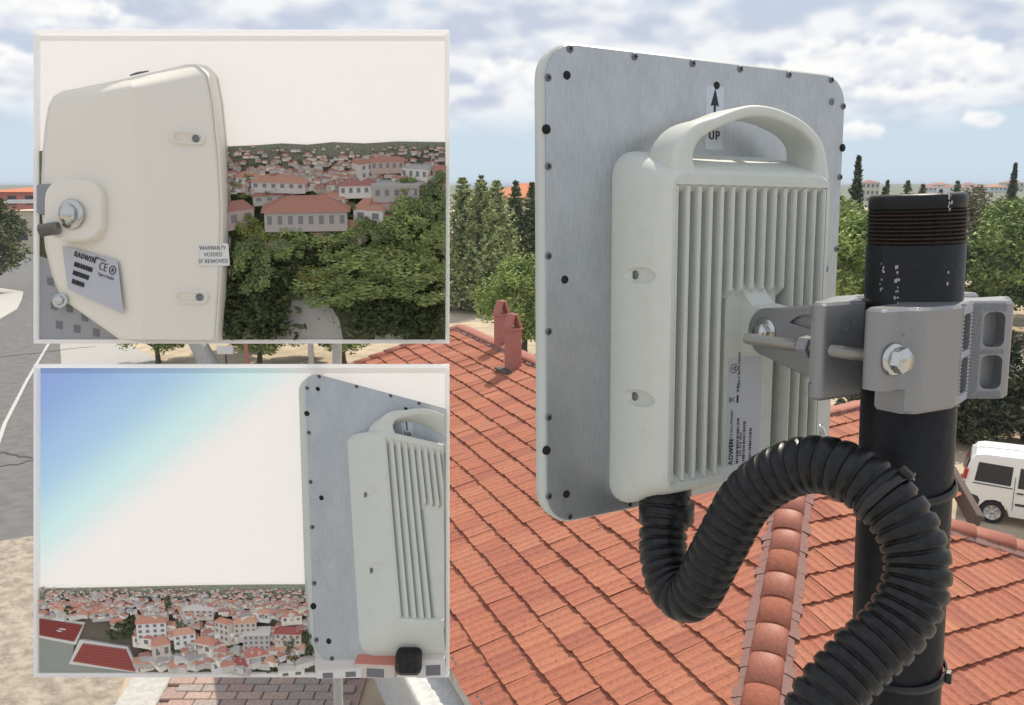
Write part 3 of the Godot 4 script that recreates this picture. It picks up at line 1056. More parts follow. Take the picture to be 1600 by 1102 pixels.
		box(st, o + Vector3(-.06, .085, .05), Vector3(.46, .05, .44), Basis(Vector3(0, 0, 1), -.10) * cb, .01)  # dark slab standing in for the cast shadow at the chimney foot
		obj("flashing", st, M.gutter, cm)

# ---------------------------------------------------------------- van
func make_van() -> void:
	# local: x forwards from the rear bumper, y up, z towards the camera side
	var ax := Vector3(.866, 0, .5)
	var side := Vector3(-.5, 0, .866)
	var van := thing("parked_van", "white van with dark windows and black lower bumper parked beyond the roof", "van", Transform3D(Basis(ax, Vector3.UP, side).scaled(Vector3.ONE * .88), Vector3(11.27, 0.02, -18.48) - ax * .69 - side * .70))
	var prof := PackedVector2Array([Vector2(.02, .52), Vector2(.0, .95), Vector2(.05, 1.25), Vector2(.16, 1.66), Vector2(.27, 1.80), Vector2(.45, 1.845), Vector2(1.6, 1.87), Vector2(2.4, 1.83), Vector2(2.75, 1.74), Vector2(3.42, 1.16), Vector2(4.0, 1.02), Vector2(4.16, .85), Vector2(4.2, .45), Vector2(4.1, .26), Vector2(3.72, .26), Vector2(3.66, .45), Vector2(3.5, .62), Vector2(3.32, .66), Vector2(3.12, .62), Vector2(2.98, .45), Vector2(2.92, .26), Vector2(1.16, .26), Vector2(1.10, .45), Vector2(.96, .62), Vector2(.78, .66), Vector2(.58, .62), Vector2(.44, .47), Vector2(.40, .52)])
	# body lofted across the width, tucked in at roof height
	var st := begin()
	var rings: Array = []
	for zz in [[-.82, .94], [-.80, .985], [-.70, 1.0], [.70, 1.0], [.80, .985], [.82, .94]]:
		var ring: Array = []
		for p in prof:
			var y: float = 1.0 + (p.y - 1.0) * (zz[1] if p.y > 1.0 else 1.0)
			var tuck: float = .10 * smoothstep(1.0, 1.85, p.y) * signf(zz[0])
			ring.append(Vector3(2.1 + (p.x - 2.1) * (zz[1] * .3 + .7), y, zz[0] - tuck))
		rings.append(ring)
	flat(st)
	for r in rings.size() - 1:
		for i in prof.size():
			var j := (i + 1) % prof.size()
			quad(st, rings[r][i], rings[r][j], rings[r + 1][j], rings[r + 1][i])
	for e in [0, 5]:
		var t := Geometry2D.triangulate_polygon(prof)
		for k in range(0, t.size(), 3): face(st, [rings[e][t[k]], rings[e][t[k + 1]], rings[e][t[k + 2]]], Vector3(2, 1, 0))
	obj("body", st, M.van, van)
	var zs := .835
	for w in [["side_window", [Vector2(.30, 1.13), Vector2(1.12, 1.11), Vector2(1.14, 1.60), Vector2(.36, 1.62)]], ["side_window", [Vector2(1.30, 1.08), Vector2(2.12, 1.06), Vector2(2.12, 1.58), Vector2(1.32, 1.60)]], ["side_window", [Vector2(2.24, 1.06), Vector2(3.2, 1.08), Vector2(2.74, 1.56), Vector2(2.24, 1.58)]]]:
		st = begin()
		var pl := PackedVector2Array(w[1])
		prism(st, inset(pl, -.012), -.02, .006, Transform3D(Basis(Vector3.RIGHT, Vector3(0, 1, -.125).normalized(), Vector3(0, .124, .992)), Vector3(0, 0, zs + .135 - .026)), .004)
		var fr := obj("window_seal", st, M.bumper, van)
		st = begin()
		prism(st, inset(pl, .02), .0, .012, Transform3D(Basis(Vector3.RIGHT, Vector3(0, 1, -.125).normalized(), Vector3(0, .124, .992)), Vector3(0, 0, zs + .135 - .026)), .003)
		obj("pane", st, M.glass_dark, fr)
	st = begin()
	box(st, Vector3(.72, 1.045, zs - .012), Vector3(.92, .022, .03), Basis(Vector3(0, 0, 1), -.02), .006)
	obj("sliding_rail", st, M.bumper, van)
	st = begin()
	box(st, Vector3(1.72, .62, zs), Vector3(.9, .06, .03), Basis(), .01)
	box(st, Vector3(2.65, .62, zs), Vector3(.7, .06, .03), Basis(), .01)
	obj("side_moulding", st, M.bumper, van)
	st = begin()
	prism(st, PackedVector2Array([Vector2(-.05, .34), Vector2(-.06, .74), Vector2(.10, .78), Vector2(.40, .70), Vector2(.46, .60), Vector2(.42, .34)]), -.84, .84, Transform3D(), .02)
	obj("rear_bumper", st, M.bumper, van)
	for sg in [-1.0, 1.0]:
		st = begin()
		box(st, Vector3(.055, 1.20, sg * .76), Vector3(.10, .42, .17), Basis(Vector3(0, 0, 1), -.15), .02)
		var l := obj("tail_lamp", st, M.lamp_red, van)
		st = begin()
		box(st, Vector3(.045, 1.10, sg * .765), Vector3(.10, .09, .175), Basis(Vector3(0, 0, 1), -.15), .02)
		obj("reversing_lens", st, M.lamp_clear, l)
	# rear screen and door line
	st = begin()
	box(st, Vector3(.075, 1.42, 0), Vector3(.03, .44, 1.2), Basis(Vector3(0, 0, 1), -.25), .01)
	obj("rear_window", st, M.glass_dark, van)
	st = begin()
	for x in [1.22, 2.18]: box(st, Vector3(x, .9, zs - .012), Vector3(.012, .92, .012))
	obj("door_gap", st, M.bumper, van)
	st = begin()
	box(st, Vector3(1.36, .93, zs + .006), Vector3(.16, .035, .03), Basis(), .008)
	obj("door_handle", st, M.bumper, van)
	st = begin()
	box(st, Vector3(1.0, 1.868, 0), Vector3(1.7, .02, .06), Basis(Vector3(0, 0, 1), .02), .006)
	obj("roof_seam", st, M.van, van)
	for wx in [.78, 3.32]:
		for sg in [-1.0, 1.0]:
			st = begin()
			var xf := Transform3D(Basis(Vector3.RIGHT, Vector3(0, 0, sg), Vector3(0, 1, 0)), Vector3(wx, .30, sg * .62))
			lathe(st, [[0, 0], [.26, 0], [.30, .02], [.31, .05], [.31, .15], [.29, .19], [.205, .20], [.2, .17]], xf, 32)
			var ty := obj("wheel", st, M.tyre, van)
			st = begin()
			lathe(st, [[0, .165], [.17, .165], [.195, .185], [.205, .19]], xf, 32)
			for k in 7:
				var a := TAU * k / 7
				box(st, xf * Vector3(cos(a) * .1, .178, sin(a) * .1), Vector3(.17, .02, .045), xf.basis.orthonormalized() * Basis(Vector3.UP, -a), .006)
			lathe(st, [[.05, .17], [.045, .195], [0, .2]], xf, 16)
			obj("wheel_rim", st, M.rim, ty)

# ---------------------------------------------------------------- far buildings
func building(called: String, label: String, cen: Vector3, size: Vector3, turn: float, wall: Material, roofm: Material, rise: float, floors: int, bays: int, group := "", windows := true) -> Node3D:
	var o := thing(called, label, "building", Transform3D(Basis(Vector3.UP, turn), cen), group)
	var st := begin()
	box(st, Vector3(0, size.y / 2, 0), size)
	obj("wall", st, wall, o)
	roof_on(o, size, rise, roofm)
	if windows:
		for f in floors:
			for b in bays:
				var x := -size.x / 2 + size.x * (b + .5) / bays
				var y := size.y * (f + .55) / floors
				st = begin()
				box(st, Vector3(x, y, size.z / 2), Vector3(size.x / bays * .5, size.y / floors * .5, .1))
				obj("window", st, M.window, o)
	return o

func roof_on(o: Node3D, size: Vector3, rise: float, m: Material) -> void:
	var st := begin()
	flat(st)
	var e := size.x * .04
	var h := Vector3(size.x / 2 + e, size.y, size.z / 2 + e)
	var k: float = max(0.0, h.x - h.z * .9)
	var a := Vector3(-h.x, h.y, h.z)
	var b := Vector3(h.x, h.y, h.z)
	var c := Vector3(h.x, h.y, -h.z)
	var d := Vector3(-h.x, h.y, -h.z)
	var r0 := Vector3(-k, h.y + rise, 0)
	var r1 := Vector3(k, h.y + rise, 0)
	var mid := Vector3(0, h.y + rise * .3, 0)
	face(st, [a, b, r1, r0], mid)
	face(st, [c, d, r0, r1], mid)
	face(st, [b, c, r1], mid)
	face(st, [d, a, r0], mid)
	face(st, [a, b, c, d], mid)
	obj("roof", st, m, o)

func make_buildings() -> void:
	building("school_building", "cream building with an orange roof behind the conifers", Vector3(7.2, 0, -95), Vector3(20, 6.6, 9), 0.0, M.cream, M.orange_roof, 1.5, 2, 9)
	var pb := building("apartment_block", "pink and white apartment block above the road at the far left", Vector3(-62.0, 0, -115), Vector3(14, 7.0, 9), .3, M.pink_wall, M.orange_roof, .6, 3, 7)
	var st := begin()
	for f in 3: box(st, Vector3(0, 1.2 + f * 2.3, 4.56), Vector3(13.4, .5, .12))
	obj("balcony_band", st, M.white_paint, pb)
	building("low_house", "cream low house beside the pink apartment block", Vector3(-55.5, 0, -104), Vector3(9, 4.9, 7), .2, M.cream, M.cream, .05, 1, 4)
	rng.seed = 41
	var walls := [M.cream, M.plaster, M.white_paint, mottled(Color(.5, .36, .28), .1, 3, .9, 201)]
	var roofs := [M.orange_roof, mottled(Color(.42, .18, .12), .12, 2, .85, 202), mottled(Color(.35, .13, .10), .12, 2, .85, 203)]
	var nm := ["cream", "grey", "white", "tan"]
	var rn := ["orange", "brick red", "dark red"]
	var ord := ["leftmost", "second", "third", "fourth", "fifth", "sixth", "seventh", "eighth", "ninth", "tenth", "eleventh", "rightmost"]
	# edge of town on the rise, right of the mast top and left of it
	var spots := [[1357, 380, 0], [1452, 520, 2], [1466, 600, 3], [1484, 480, 1], [1497, 560, 0], [1512, 640, 2], [1526, 500, 1], [1540, 600, 0], [1553, 480, 2], [1566, 560, 1], [1579, 520, 0], [1592, 610, 2]]
	for i in spots.size():
		var sp: Array = spots[i]
		var dist: float = sp[1]
		var p := at(sp[0], 300, dist)
		var hgt: float = 7.7 + dist * rng.randf_range(-.003, .006)
		p.y = 0
		var w := rng.randi() % 4
		var r := rng.randi() % 3
		building("town_house", "%s walled %s roofed house, %s on the skyline right of the panel" % [nm[w], rn[r], ord[i]], p, Vector3(dist * .020, hgt, dist * .02), rng.randf_range(-.5, .5), walls[w], roofs[r], dist * .003, 3, 4, "town houses on the skyline")
	# small things in the yard between the display boxes
	var t := thing("yard_sign", "small white sign board between dark trees in the gap", "sign", Transform3D(Basis(), Vector3(-12.1, 0, -34.6)))
	st = begin()
	box(st, Vector3(0, .5, 0), Vector3(.06, 1.0, .06), Basis(), .01)
	obj("post", st, M.gutter, t)
	st = begin()
	box(st, Vector3(0, 1.0, .05), Vector3(.7, .35, .04), Basis(), .01)
	obj("board", st, M.white_paint, t)
	t = thing("pink_post", "slim pink post standing among the dark trees in the gap", "post", Transform3D(Basis(), Vector3(-10.9, 0, -33.6)))
	st = begin()
	lathe(st, [[.09, 0], [.09, 2.6], [.11, 2.62], [.11, 2.7], [0, 2.72]], Transform3D(), 12)
	obj("shaft", st, M.chimney, t)
	t = thing("grey_post", "grey concrete post standing in front of the dark yard trees", "post", Transform3D(Basis(), Vector3(-8.3, 0, -33.8)))
	st = begin()
	box(st, Vector3(0, 2.0, 0), Vector3(.2, 4.0, .2), Basis(), .02)
	obj("shaft", st, M.concrete, t)
	t = thing("leaning_trunk", "leaning bare grey tree trunk in the gap between display boxes", "tree trunk", Transform3D(Basis(), Vector3(-12.6, 0, -34.4)))
	st = begin()
	tube(st, [Vector3(0, 0, 0), Vector3(-.7, 1.3, -.3), Vector3(-1.5, 2.7, -.5)], [.42, .36, .3], 12)
	obj("bark", st, M.concrete, t)
	t = thing("fallen_log", "long grey log lying on the sand right of the clamp", "log", Transform3D(Basis(), Vector3(25.2, .25, -41.5)))
	st = begin()
	tube(st, [Vector3(-3.5, 0, -.4), Vector3(-1, .05, 0), Vector3(1.5, -.03, .1), Vector3(4, .02, .5)], [.24, .22, .2, .16], 10)
	obj("bark", st, M.bark, t)

func make_terrace() -> void:
	var t := thing("terrace_building", "grey building whose roof terrace carries the mast", "building")
	var st := begin()
	box(st, Vector3(0, 6.06, 1.4), Vector3(8, .24, 5.4), Basis(), .01)
	obj("terrace_floor", st, M.concrete, t)
	st = begin()
	box(st, Vector3(0, 2.97, 1.6), Vector3(7.4, 5.94, 4.8))
	obj("wall", st, M.plaster, t)

# ---------------------------------------------------------------- radio unit
func text(called: String, s: String, h: float, m: Material, parent: Node, xf: Transform3D, bold := false, depth := .0003) -> MeshInstance3D:
	var t := TextMesh.new()
	var f := SystemFont.new()
	f.font_names = PackedStringArray(["Droid Sans"])
	if bold: f.font_weight = 700
	t.font = f
	t.text = s
	t.font_size = 32
	t.pixel_size = h / 23.0
	t.depth = depth
	t.curve_step = 2.0
	var o := MeshInstance3D.new()
	o.name = called
	o.mesh = t
	o.material_override = m
	parent.add_child(o, true)
	o.transform = xf
	return o

func hex_bolt(called: String, parent: Node, xf: Transform3D, r: float, h: float, washer := 1.5) -> MeshInstance3D:   # head along +y of xf
	var st := begin()
	var b := Transform3D(xf.basis * Basis(Vector3.RIGHT, -PI / 2), xf.origin)
	prism(st, ring_poly(r, 6, .3), .0, h, b, r * .1)
	lathe(st, [[r * .82, h - .0002], [r * .72, h + r * .09], [0, h + r * .09]], xf, 20)
	var o := obj(called, st, M.steel, parent)
	st = begin()
	lathe(st, [[0, -.001], [r * washer, -.001], [r * washer, r * .12], [r * (washer - .12), r * .25], [r * .9, r * .28]], xf, 28)
	obj("washer", st, M.steel, o)
	return o

func screw_mesh(r: float) -> Array:
	var st := begin()
	lathe(st, [[r, 0], [r * .96, r * .3], [r * .6, r * .5], [r * .3, r * .45], [0, r * .4]], Transform3D(Basis(Vector3.RIGHT, PI / 2), Vector3.ZERO), 14)
	st.generate_normals()
	var x := begin()
	box(x, Vector3(0, 0, r * .5), Vector3(r * 1.1, r * .26, r * .12))
	box(x, Vector3(0, 0, r * .5), Vector3(r * .26, r * 1.1, r * .122))
	x.generate_normals()
	return [st.commit(), x.commit()]

func radio_unit(root: Node3D, full: bool) -> void:
	var st := begin()
	var X0 := -.1592
	var X1 := .1662
	var Y := .1855
	# radome tray with a soft outer edge
	var rings: Array = []
	for e in [[-.0145, -.007], [-.0145, -.003], [-.0125, -.0005], [-.003, 0.0], [-.0008, -.0006], [0.0, -.0022]]:
		var ring: Array = []
		for p in rrect(X0 - e[1], -Y - e[1], X1 + e[1], Y + e[1], .027 + e[1], 8): ring.append(Vector3(p.x, p.y, e[0]))
		rings.append(ring)
	loft(st, rings)
	obj("radome_tray", st, M.tray, root)
	st = begin()
	prism(st, rrect(X0 + .0020, -Y + .0020, X1 - .0020, Y - .0020, .0252, 8), -.001, .0014, Transform3D(), .0003)
	var plate := obj("back_plate", st, M.plate, root)
	# screws round the edge and larger plugs
	var sm := screw_mesh(.0029)
	var spots: Array = []
	for x in [-.1363, -.0765, -.018, .034, .0914, .145]:
		spots.append(Vector2(x, .180)); spots.append(Vector2(x, -.180))
	for y in [.158, .0943, .028, -.0295, -.0966, -.160]:
		spots.append(Vector2(-.1555, y)); spots.append(Vector2(.1625, y))
	for p in spots:
		var o := place("edge_screw", sm[0], M.screw, root, Transform3D(Basis(Vector3(0, 0, 1), p.x * 40 + p.y * 25), Vector3(p.x, p.y, .0013)))
		if o.get_parent(): place("cross_slot", sm[1], M.hole, o)
	st = begin()
	lathe(st, [[.0033, 0], [.0031, .0006], [.0012, .0006], [0, .0002]], Transform3D(Basis(Vector3.RIGHT, PI / 2), Vector3.ZERO), 16)
	st.generate_normals()
	var pm := st.commit()
	for p in [Vector2(-.139, .161), Vector2(-.139, -.161), Vector2(.147, .161), Vector2(.147, -.161), Vector2(-.1407, .0096), Vector2(.149, .0096), Vector2(.0083, .1648)]:
		place("plug", pm, M.hole if p.x < .1 else M.screw, root, Transform3D(Basis(), Vector3(p.x, p.y, .0013)))
	st = begin()
	lathe(st, [[.0036, 0], [.0036, .0012], [0, .0012]], Transform3D(Basis(Vector3.RIGHT, PI / 2), Vector3.ZERO), 14)
	st.generate_normals()
	var nm := st.commit()
	for p in [Vector2(-.1570, .121), Vector2(-.1575, -.1227), Vector2(-.0435, -.184), Vector2(.164, .121)]:
		place("drain_notch", nm, M.hole, root, Transform3D(Basis(), Vector3(p.x, p.y, .0008)))
	# arrow sticker
	st = begin()
	prism(st, rrect(-.0030, .1130, .0165, .1640, .001, 3), .0013, .0016)
	var sk := obj("arrow_sticker", st, M.sticker_clear, root)
	st = begin()
	prism(st, PackedVector2Array([Vector2(.0067, .1625), Vector2(.0112, .1480), Vector2(.0078, .1488), Vector2(.0078, .1310), Vector2(.0056, .1310), Vector2(.0056, .1488), Vector2(.0022, .1480)]), .0016, .0018)
	obj("arrow", st, M.ink, sk)
	text("lettering", "UP", .0072, M.ink, sk, Transform3D(Basis(), Vector3(.0067, .1245, .0017)), true)
	# cast housing, hollowed between the fins
	var outer := [[.0014, .0970, .1080, -.1770, .020], [.005, .0972, .1080, -.1772, .020], [.020, .0945, .1040, -.1715, .019], [.044, .0895, .0960, -.1605, .017], [.052, .0870, .0925, -.1570, .015], [.0560, .0852, .0900, -.1550, .013], [.0578, .0832, .0880, -.1530, .011]]
	rings = []
	for e in outer:
		var ring: Array = []
		for p in rrect(-e[1], e[3], e[1], e[2], e[4], 6): ring.append(Vector3(p.x, p.y, e[0]))
		rings.append(ring)
	st = begin()
	loft(st, rings)
	st.generate_normals()
	var comb := CSGCombiner3D.new()
	comb.name = "shaping"
	add_child(comb)
	var cm := CSGMesh3D.new()
	cm.name = "block"
	cm.mesh = st.commit()
	comb.add_child(cm)
	var cb := CSGBox3D.new()
	cb.name = "hollow"
	cb.operation = CSGShape3D.OPERATION_SUBTRACTION
	cb.size = Vector3(.160, .228, .04)
	cb.position = Vector3(0, -.034, .0470)
	comb.add_child(cb)
	var pock := [[-.0905, .0125, .036], [-.0895, -.083, .036], [.0905, .0125, .036], [.0895, -.083, .036]]
	for p in pock:
		var sp := CSGSphere3D.new()
		sp.name = "scoop"
		sp.operation = CSGShape3D.OPERATION_SUBTRACTION
		sp.radius = 1.0
		sp.radial_segments = 28
		sp.rings = 14
		comb.add_child(sp, true)
		sp.transform = Transform3D(Basis(Vector3.UP, -.21 * signf(p[0])) * Basis.from_scale(Vector3(.0065, .0068, .0165)), Vector3(p[0] * 1.04, p[1], p[2] - .004))
	for p in [[-.068, .1030], [.010, .1030]]:
		var sp := CSGSphere3D.new()
		sp.name = "scoop"
		sp.operation = CSGShape3D.OPERATION_SUBTRACTION
		sp.radius = 1.0
		sp.radial_segments = 24
		sp.rings = 12
		comb.add_child(sp, true)
		sp.transform = Transform3D(Basis(Vector3.RIGHT, .30) * Basis.from_scale(Vector3(.0066, .0080, .0150)), Vector3(p[0], p[1] + .001, .028))
	comb._update_shape()
	var hm := creased(comb.bake_static_mesh())
	remove_child(comb)
	comb.free()
	var housing := place("housing", hm, M.casting, root)
	for p in pock.slice(0, 2) + [[-.068, .1000, .018], [.010, .1000, .018]]:
		if absf(p[1] - .1) > .01:
			place("cover_screw", sm[0], M.screw, housing, Transform3D(Basis(Vector3.UP, -PI / 2 - .2) * Basis.from_scale(Vector3.ONE * 1.45), Vector3(p[0] + .001, p[1], p[2] - .0135)))
		else:
			place("cover_screw", sm[0], M.screw, housing, Transform3D(Basis(Vector3.RIGHT, -PI / 2 + .3) * Basis.from_scale(Vector3.ONE * 1.4), Vector3(p[0], p[1], p[2] - .004)))
	# sloped ends of the grooves
	for e in [[.0803, .0690], [-.1483, -.1370]]:
		st = begin()
		prism(st, PackedVector2Array([Vector2(e[0], .0262), Vector2(e[0], .0577), Vector2(lerp(e[0], e[1], .45), .0515), Vector2(e[1], .0275), Vector2(e[1], .0262)]), -.0803, .0803, Transform3D(Basis(Vector3(0, 1, 0), Vector3(0, 0, 1), Vector3(1, 0, 0)), Vector3.ZERO))
		obj("groove_end", st, M.casting, housing)
	# cooling fins
	for i in 15:
		var x := -.0785 + i * .0112
		var short := x > -.026 and x < .036
		var y0 := -.001 if short else -.1470
		var y1 := .0790
		st = begin()
		var prof := PackedVector2Array([Vector2(x - .0028, .0265), Vector2(x - .0022, .0540), Vector2(x - .0017, .0564), Vector2(x - .0007, .0577), Vector2(x + .0007, .0577), Vector2(x + .0017, .0564), Vector2(x + .0022, .0540), Vector2(x + .0028, .0265)])
		var ringa: Array = []
		var ends := [[y0 - .006 if short else y0, .75], [y0 + .001, 1.0], [y0 + .004, 1.0], [y1 - .004, 1.0], [y1, 1.0]]
		for e in ends:
			var ring: Array = []
			for p in prof: ring.append(Vector3(p.x, e[0], .0285 + (p.y - .0285) * e[1]))
			ringa.append(ring)
		flat(st)
		for r in ringa.size() - 1:
			for k in prof.size():
				var j := (k + 1) % prof.size()
				quad(st, ringa[r][k], ringa[r][j], ringa[r + 1][j], ringa[r + 1][k])
		face(st, ringa[0], Vector3(x, 0, .04))
		obj("cooling_fin", st, M.casting, housing)
	st = begin()
	prism(st, rrect(-.0215, -.1470, .0330, .0010, .004, 4), .0265, .0515, Transform3D(), .0015)
	obj("mounting_pad", st, M.casting, housing)
	# carrying handle
	var arch := spline([Vector3(-.0670, .0870, 0), Vector3(-.0690, .1010, 0), Vector3(-.0580, .1175, 0), Vector3(-.0340, .1278, 0), Vector3(-.0050, .1368, 0), Vector3(.0200, .1376, 0), Vector3(.0450, .1325, 0), Vector3(.0630, .1250, 0), Vector3(.0755, .1120, 0), Vector3(.0780, .0870, 0)], 44)
	rings = []
	for i in arch.size():
		var d: Vector3 = (arch[min(i + 1, 43)] - arch[max(i - 1, 0)]).normalized()
		var nrm := Vector3(-d.y, d.x, 0)
		var t := i / 43.0
		var th: float = .0044 + .0075 * pow(max(0.0, 1.0 - t * 3.4), 1.2) + .006 * pow(max(0.0, (t - .82) / .18), 1.5)
		var zw: float = .0155 + .004 * pow(max(0.0, 1.0 - t * 4.0), 1.2) + .003 * max(0.0, (t - .8) / .2)
		var ring: Array = []
		for p in rrect(-th, -zw, th, zw, th * .62, 4): ring.append(arch[i] + nrm * p.x + Vector3(0, 0, .0365 + p.y))
		rings.append(ring)
	st = begin()
	loft(st, rings)
	obj("handle", st, M.casting, housing)
	if not full: return
	# pivot lug and label on the pad
	st = begin()
	var lug := PackedVector2Array([Vector2(.050, .004), Vector2(.056, -.004), Vector2(.064, -.0115)])
	for i in 13:
		var a := PI / 2 - PI * i / 12
		lug.append(Vector2(.086 + cos(a) * .0165, -.0310 + sin(a) * .0165))
	lug.append(Vector2(.064, -.0490)); lug.append(Vector2(.050, -.056))
	prism(st, lug, -.006, .019, Transform3D(Basis(Vector3(0, 0, 1), Vector3(0, 1, 0), Vector3(1, 0, 0)), Vector3.ZERO), .0015)
	obj("pivot_lug", st, M.casting, housing)
	st = begin()
	prism(st, rrect(-.0180, -.1450, .0190, -.0545, .001, 3), .0515, .0518)
	var lb := obj("rating_label", st, M.sticker, housing)
	print_label(lb, Transform3D(Basis(Vector3(0, 1, 0), Vector3(-1, 0, 0), Vector3(0, 0, 1)), Vector3(.0005, -.0998, .0519)), .0905, .037)
	# earth bolt and cable gland
	hex_bolt("earth_bolt", root, Transform3D(Basis(Vector3(0, 0, 1), -1.2) * Basis(Vector3.RIGHT, .3), Vector3(.0965, -.1300, .047)), .0055, .0045)
	st = begin()
	lathe(st, [[.021, -.012], [.0222, -.010], [.0222, .004], [.0185, .006], [.0185, .016], [0, .016]], Transform3D(Basis(), Vector3(-.0630, -.1760, .033)), 28)
	obj("cable_gland", st, M.rubber, root)

func print_label(lb: Node, xf: Transform3D, w: float, h: float) -> void:   # u runs along w, v along h, origin at the middle
	text("lettering", "RADWIN", h * .125, M.ink, lb, xf * Transform3D(Basis(), Vector3(-w * .38, h * .36, 0)), true)
	text("lettering", "POINT TO MULTIPOINT", h * .05, M.ink, lb, xf * Transform3D(Basis(), Vector3(-w * .16, h * .36, 0)))
	rng.seed = 15
	var st := begin()
	for b in [[-.26, .17, .42, .07], [-.28, -.02, .36, .07], [-.31, -.21, .28, .07]]:
		var x: float = b[0] - b[2] / 2
		while x < b[0] + b[2] / 2:
			var bw := rng.randf_range(.004, .013)
			var p: Vector3 = xf * Vector3(x * w, b[1] * h, 0)
			box(st, p, xf.basis.get_scale() * 0 + Vector3(bw * w, b[3] * h, .0003), xf.basis.orthonormalized())
			x += bw + rng.randf_range(.004, .012)
	obj("barcode", st, M.ink, lb)
	text("lettering", "S/N  P/N  MAC", h * .05, M.ink, lb, xf * Transform3D(Basis(), Vector3(-w * .3, h * .08, 0)))
	text("lettering", "IP67", h * .07, M.ink, lb, xf * Transform3D(Basis(), Vector3(w * .22, h * .2, 0)))
	st = begin()
	box(st, xf * Vector3(w * .12, h * .21, 0), Vector3(w * .07, h * .05, .0003), xf.basis.orthonormalized())
	for sg in [-1.0, 1.0]:
		box(st, xf * Vector3(w * .12, h * .37, 0), Vector3(h * .16, h * .014, .0003), xf.basis.orthonormalized() * Basis(Vector3(0, 0, 1), sg * .9))
	box(st, xf * Vector3(w * .12, h * .44, 0), Vector3(h * .11, h * .014, .0003), xf.basis.orthonormalized())
	# round mark with a triangle
	for i in 28:
		var a := TAU * i / 28
		box(st, xf * Vector3(w * .40 + cos(a) * h * .095, h * .34 + sin(a) * h * .095, 0), Vector3(h * .024, h * .013, .0003), xf.basis.orthonormalized() * Basis(Vector3(0, 0, 1), a + PI / 2))
	for i in 3:
		var a := TAU * i / 3 + PI / 2
		var b := TAU * (i + 1) / 3 + PI / 2
		var m := (Vector2(cos(a), sin(a)) + Vector2(cos(b), sin(b))) * .5
		box(st, xf * Vector3(w * .40 + m.x * h * .055, h * .33 + m.y * h * .055, 0), Vector3(h * .095, h * .014, .0003), xf.basis.orthonormalized() * Basis(Vector3(0, 0, 1), a + PI / 3 + PI / 2))
	obj("symbols", st, M.ink, lb)
	text("lettering", "Type A Radio Device", h * .045, M.ink, lb, xf * Transform3D(Basis(), Vector3(w * .38, h * .19, 0)))

func unit_frame() -> Transform3D:
	return Transform3D(Basis(Vector3(.87259, -.0203, -.48803), Vector3(-.00806, .9984, -.05593), Vector3(.48838, .05274, .87103)), Vector3(.162665, 7.716811, -.708329))

func make_unit() -> void:
	var u := thing("flat_panel_radio", "square grey backed flat panel antenna with finned white housing and handle", "antenna", unit_frame())
	radio_unit(u, true)

# ---------------------------------------------------------------- mast, clamp, conduit
func make_mast() -> void:
	var top := Vector3(.27692, 7.7945, -.58018)
	var ax := Vector3(-.0379, .9990, -.0215).normalized()
	var b := frame_along(ax)
	var L := 1.615
	var t := thing("mast", "black painted steel pipe mast with a threaded top end", "mast", Transform3D(b, top - ax * L))
	var R := .0315
	var st := begin()
	lathe(st, [[R, 0], [R, L - .0345], [R - .0006, L - .0335]], Transform3D(), 64)
	obj("pipe", st, M.pipe, t)
	st = begin()
	var prof: Array = [[R - .0012, L - .0335]]
	var y := L - .0330
	while y < L - .0115:
		prof.append([R - .0016, y]); prof.append([R + .0004, y + .0011]); prof.append([R + .0004, y + .0015])
		y += .0026
	prof.append([R - .0018, L - .0108])
	lathe(st, prof, Transform3D(), 64, true)
	obj("thread", st, M.thread, t)
	st = begin()
	lathe(st, [[R - .0018, L - .0108], [R - .0006, L - .0095], [R - .0006, L - .002], [R - .0022, L], [R - .0045, L - .0004], [R - .005, L - .02], [0, L - .02]], Transform3D(), 64)
	obj("rim", st, M.pipe, t)
	st = begin()
	flat(st)
	rng.seed = 23
	var eye_dir := (b.inverse() * (EYE - top)).normalized()
	var a0 := atan2(eye_dir.z, eye_dir.x)
	for e in [[.32, .052, 5], [.30, .060, 6], [.31, .072, 5], [.28, .084, 7], [.30, .092, 9], [.32, .098, 8], [.66, .050, 4], [.68, .058, 4], [.62, .078, 3], [-.7, .054, 2], [-.62, .086, 2], [-.75, .094, 2], [-.66, .006, 9], [.5, .09, 2], [.1, .07, 1], [-.2, .19, 2], [.4, .25, 2]]:
		for k in e[2]:
			var an: float = a0 + e[0] + rng.randf_range(-.045, .045)
			var yy: float = L - e[1] + rng.randf_range(-.005, .005)
			var sz := rng.randf_range(.0004, .0013)
			var c := Vector3(cos(an), 0, sin(an)) * (R + .00012) + Vector3(0, yy, 0)
			var tx := Vector3(-sin(an), 0, cos(an))
			var ring: Array = []
			for q in 6: ring.append(c + (tx * cos(TAU * q / 6) * .8 + Vector3.UP * sin(TAU * q / 6) * 1.3) * sz * rng.randf_range(.5, 1.2))
			for q in 6: tri(st, c + Vector3(cos(an), 0, sin(an)) * .00008, ring[q], ring[(q + 1) % 6])
	obj("paint_chips", st, M.chip, t).set_meta("kind", "stuff")
	st = begin()
	lathe(st, [[R, .012], [.085, .012], [.085, 0], [0, 0]], Transform3D(b.inverse(), Vector3.ZERO), 32)
	obj("foot_plate", st, M.pipe, t)

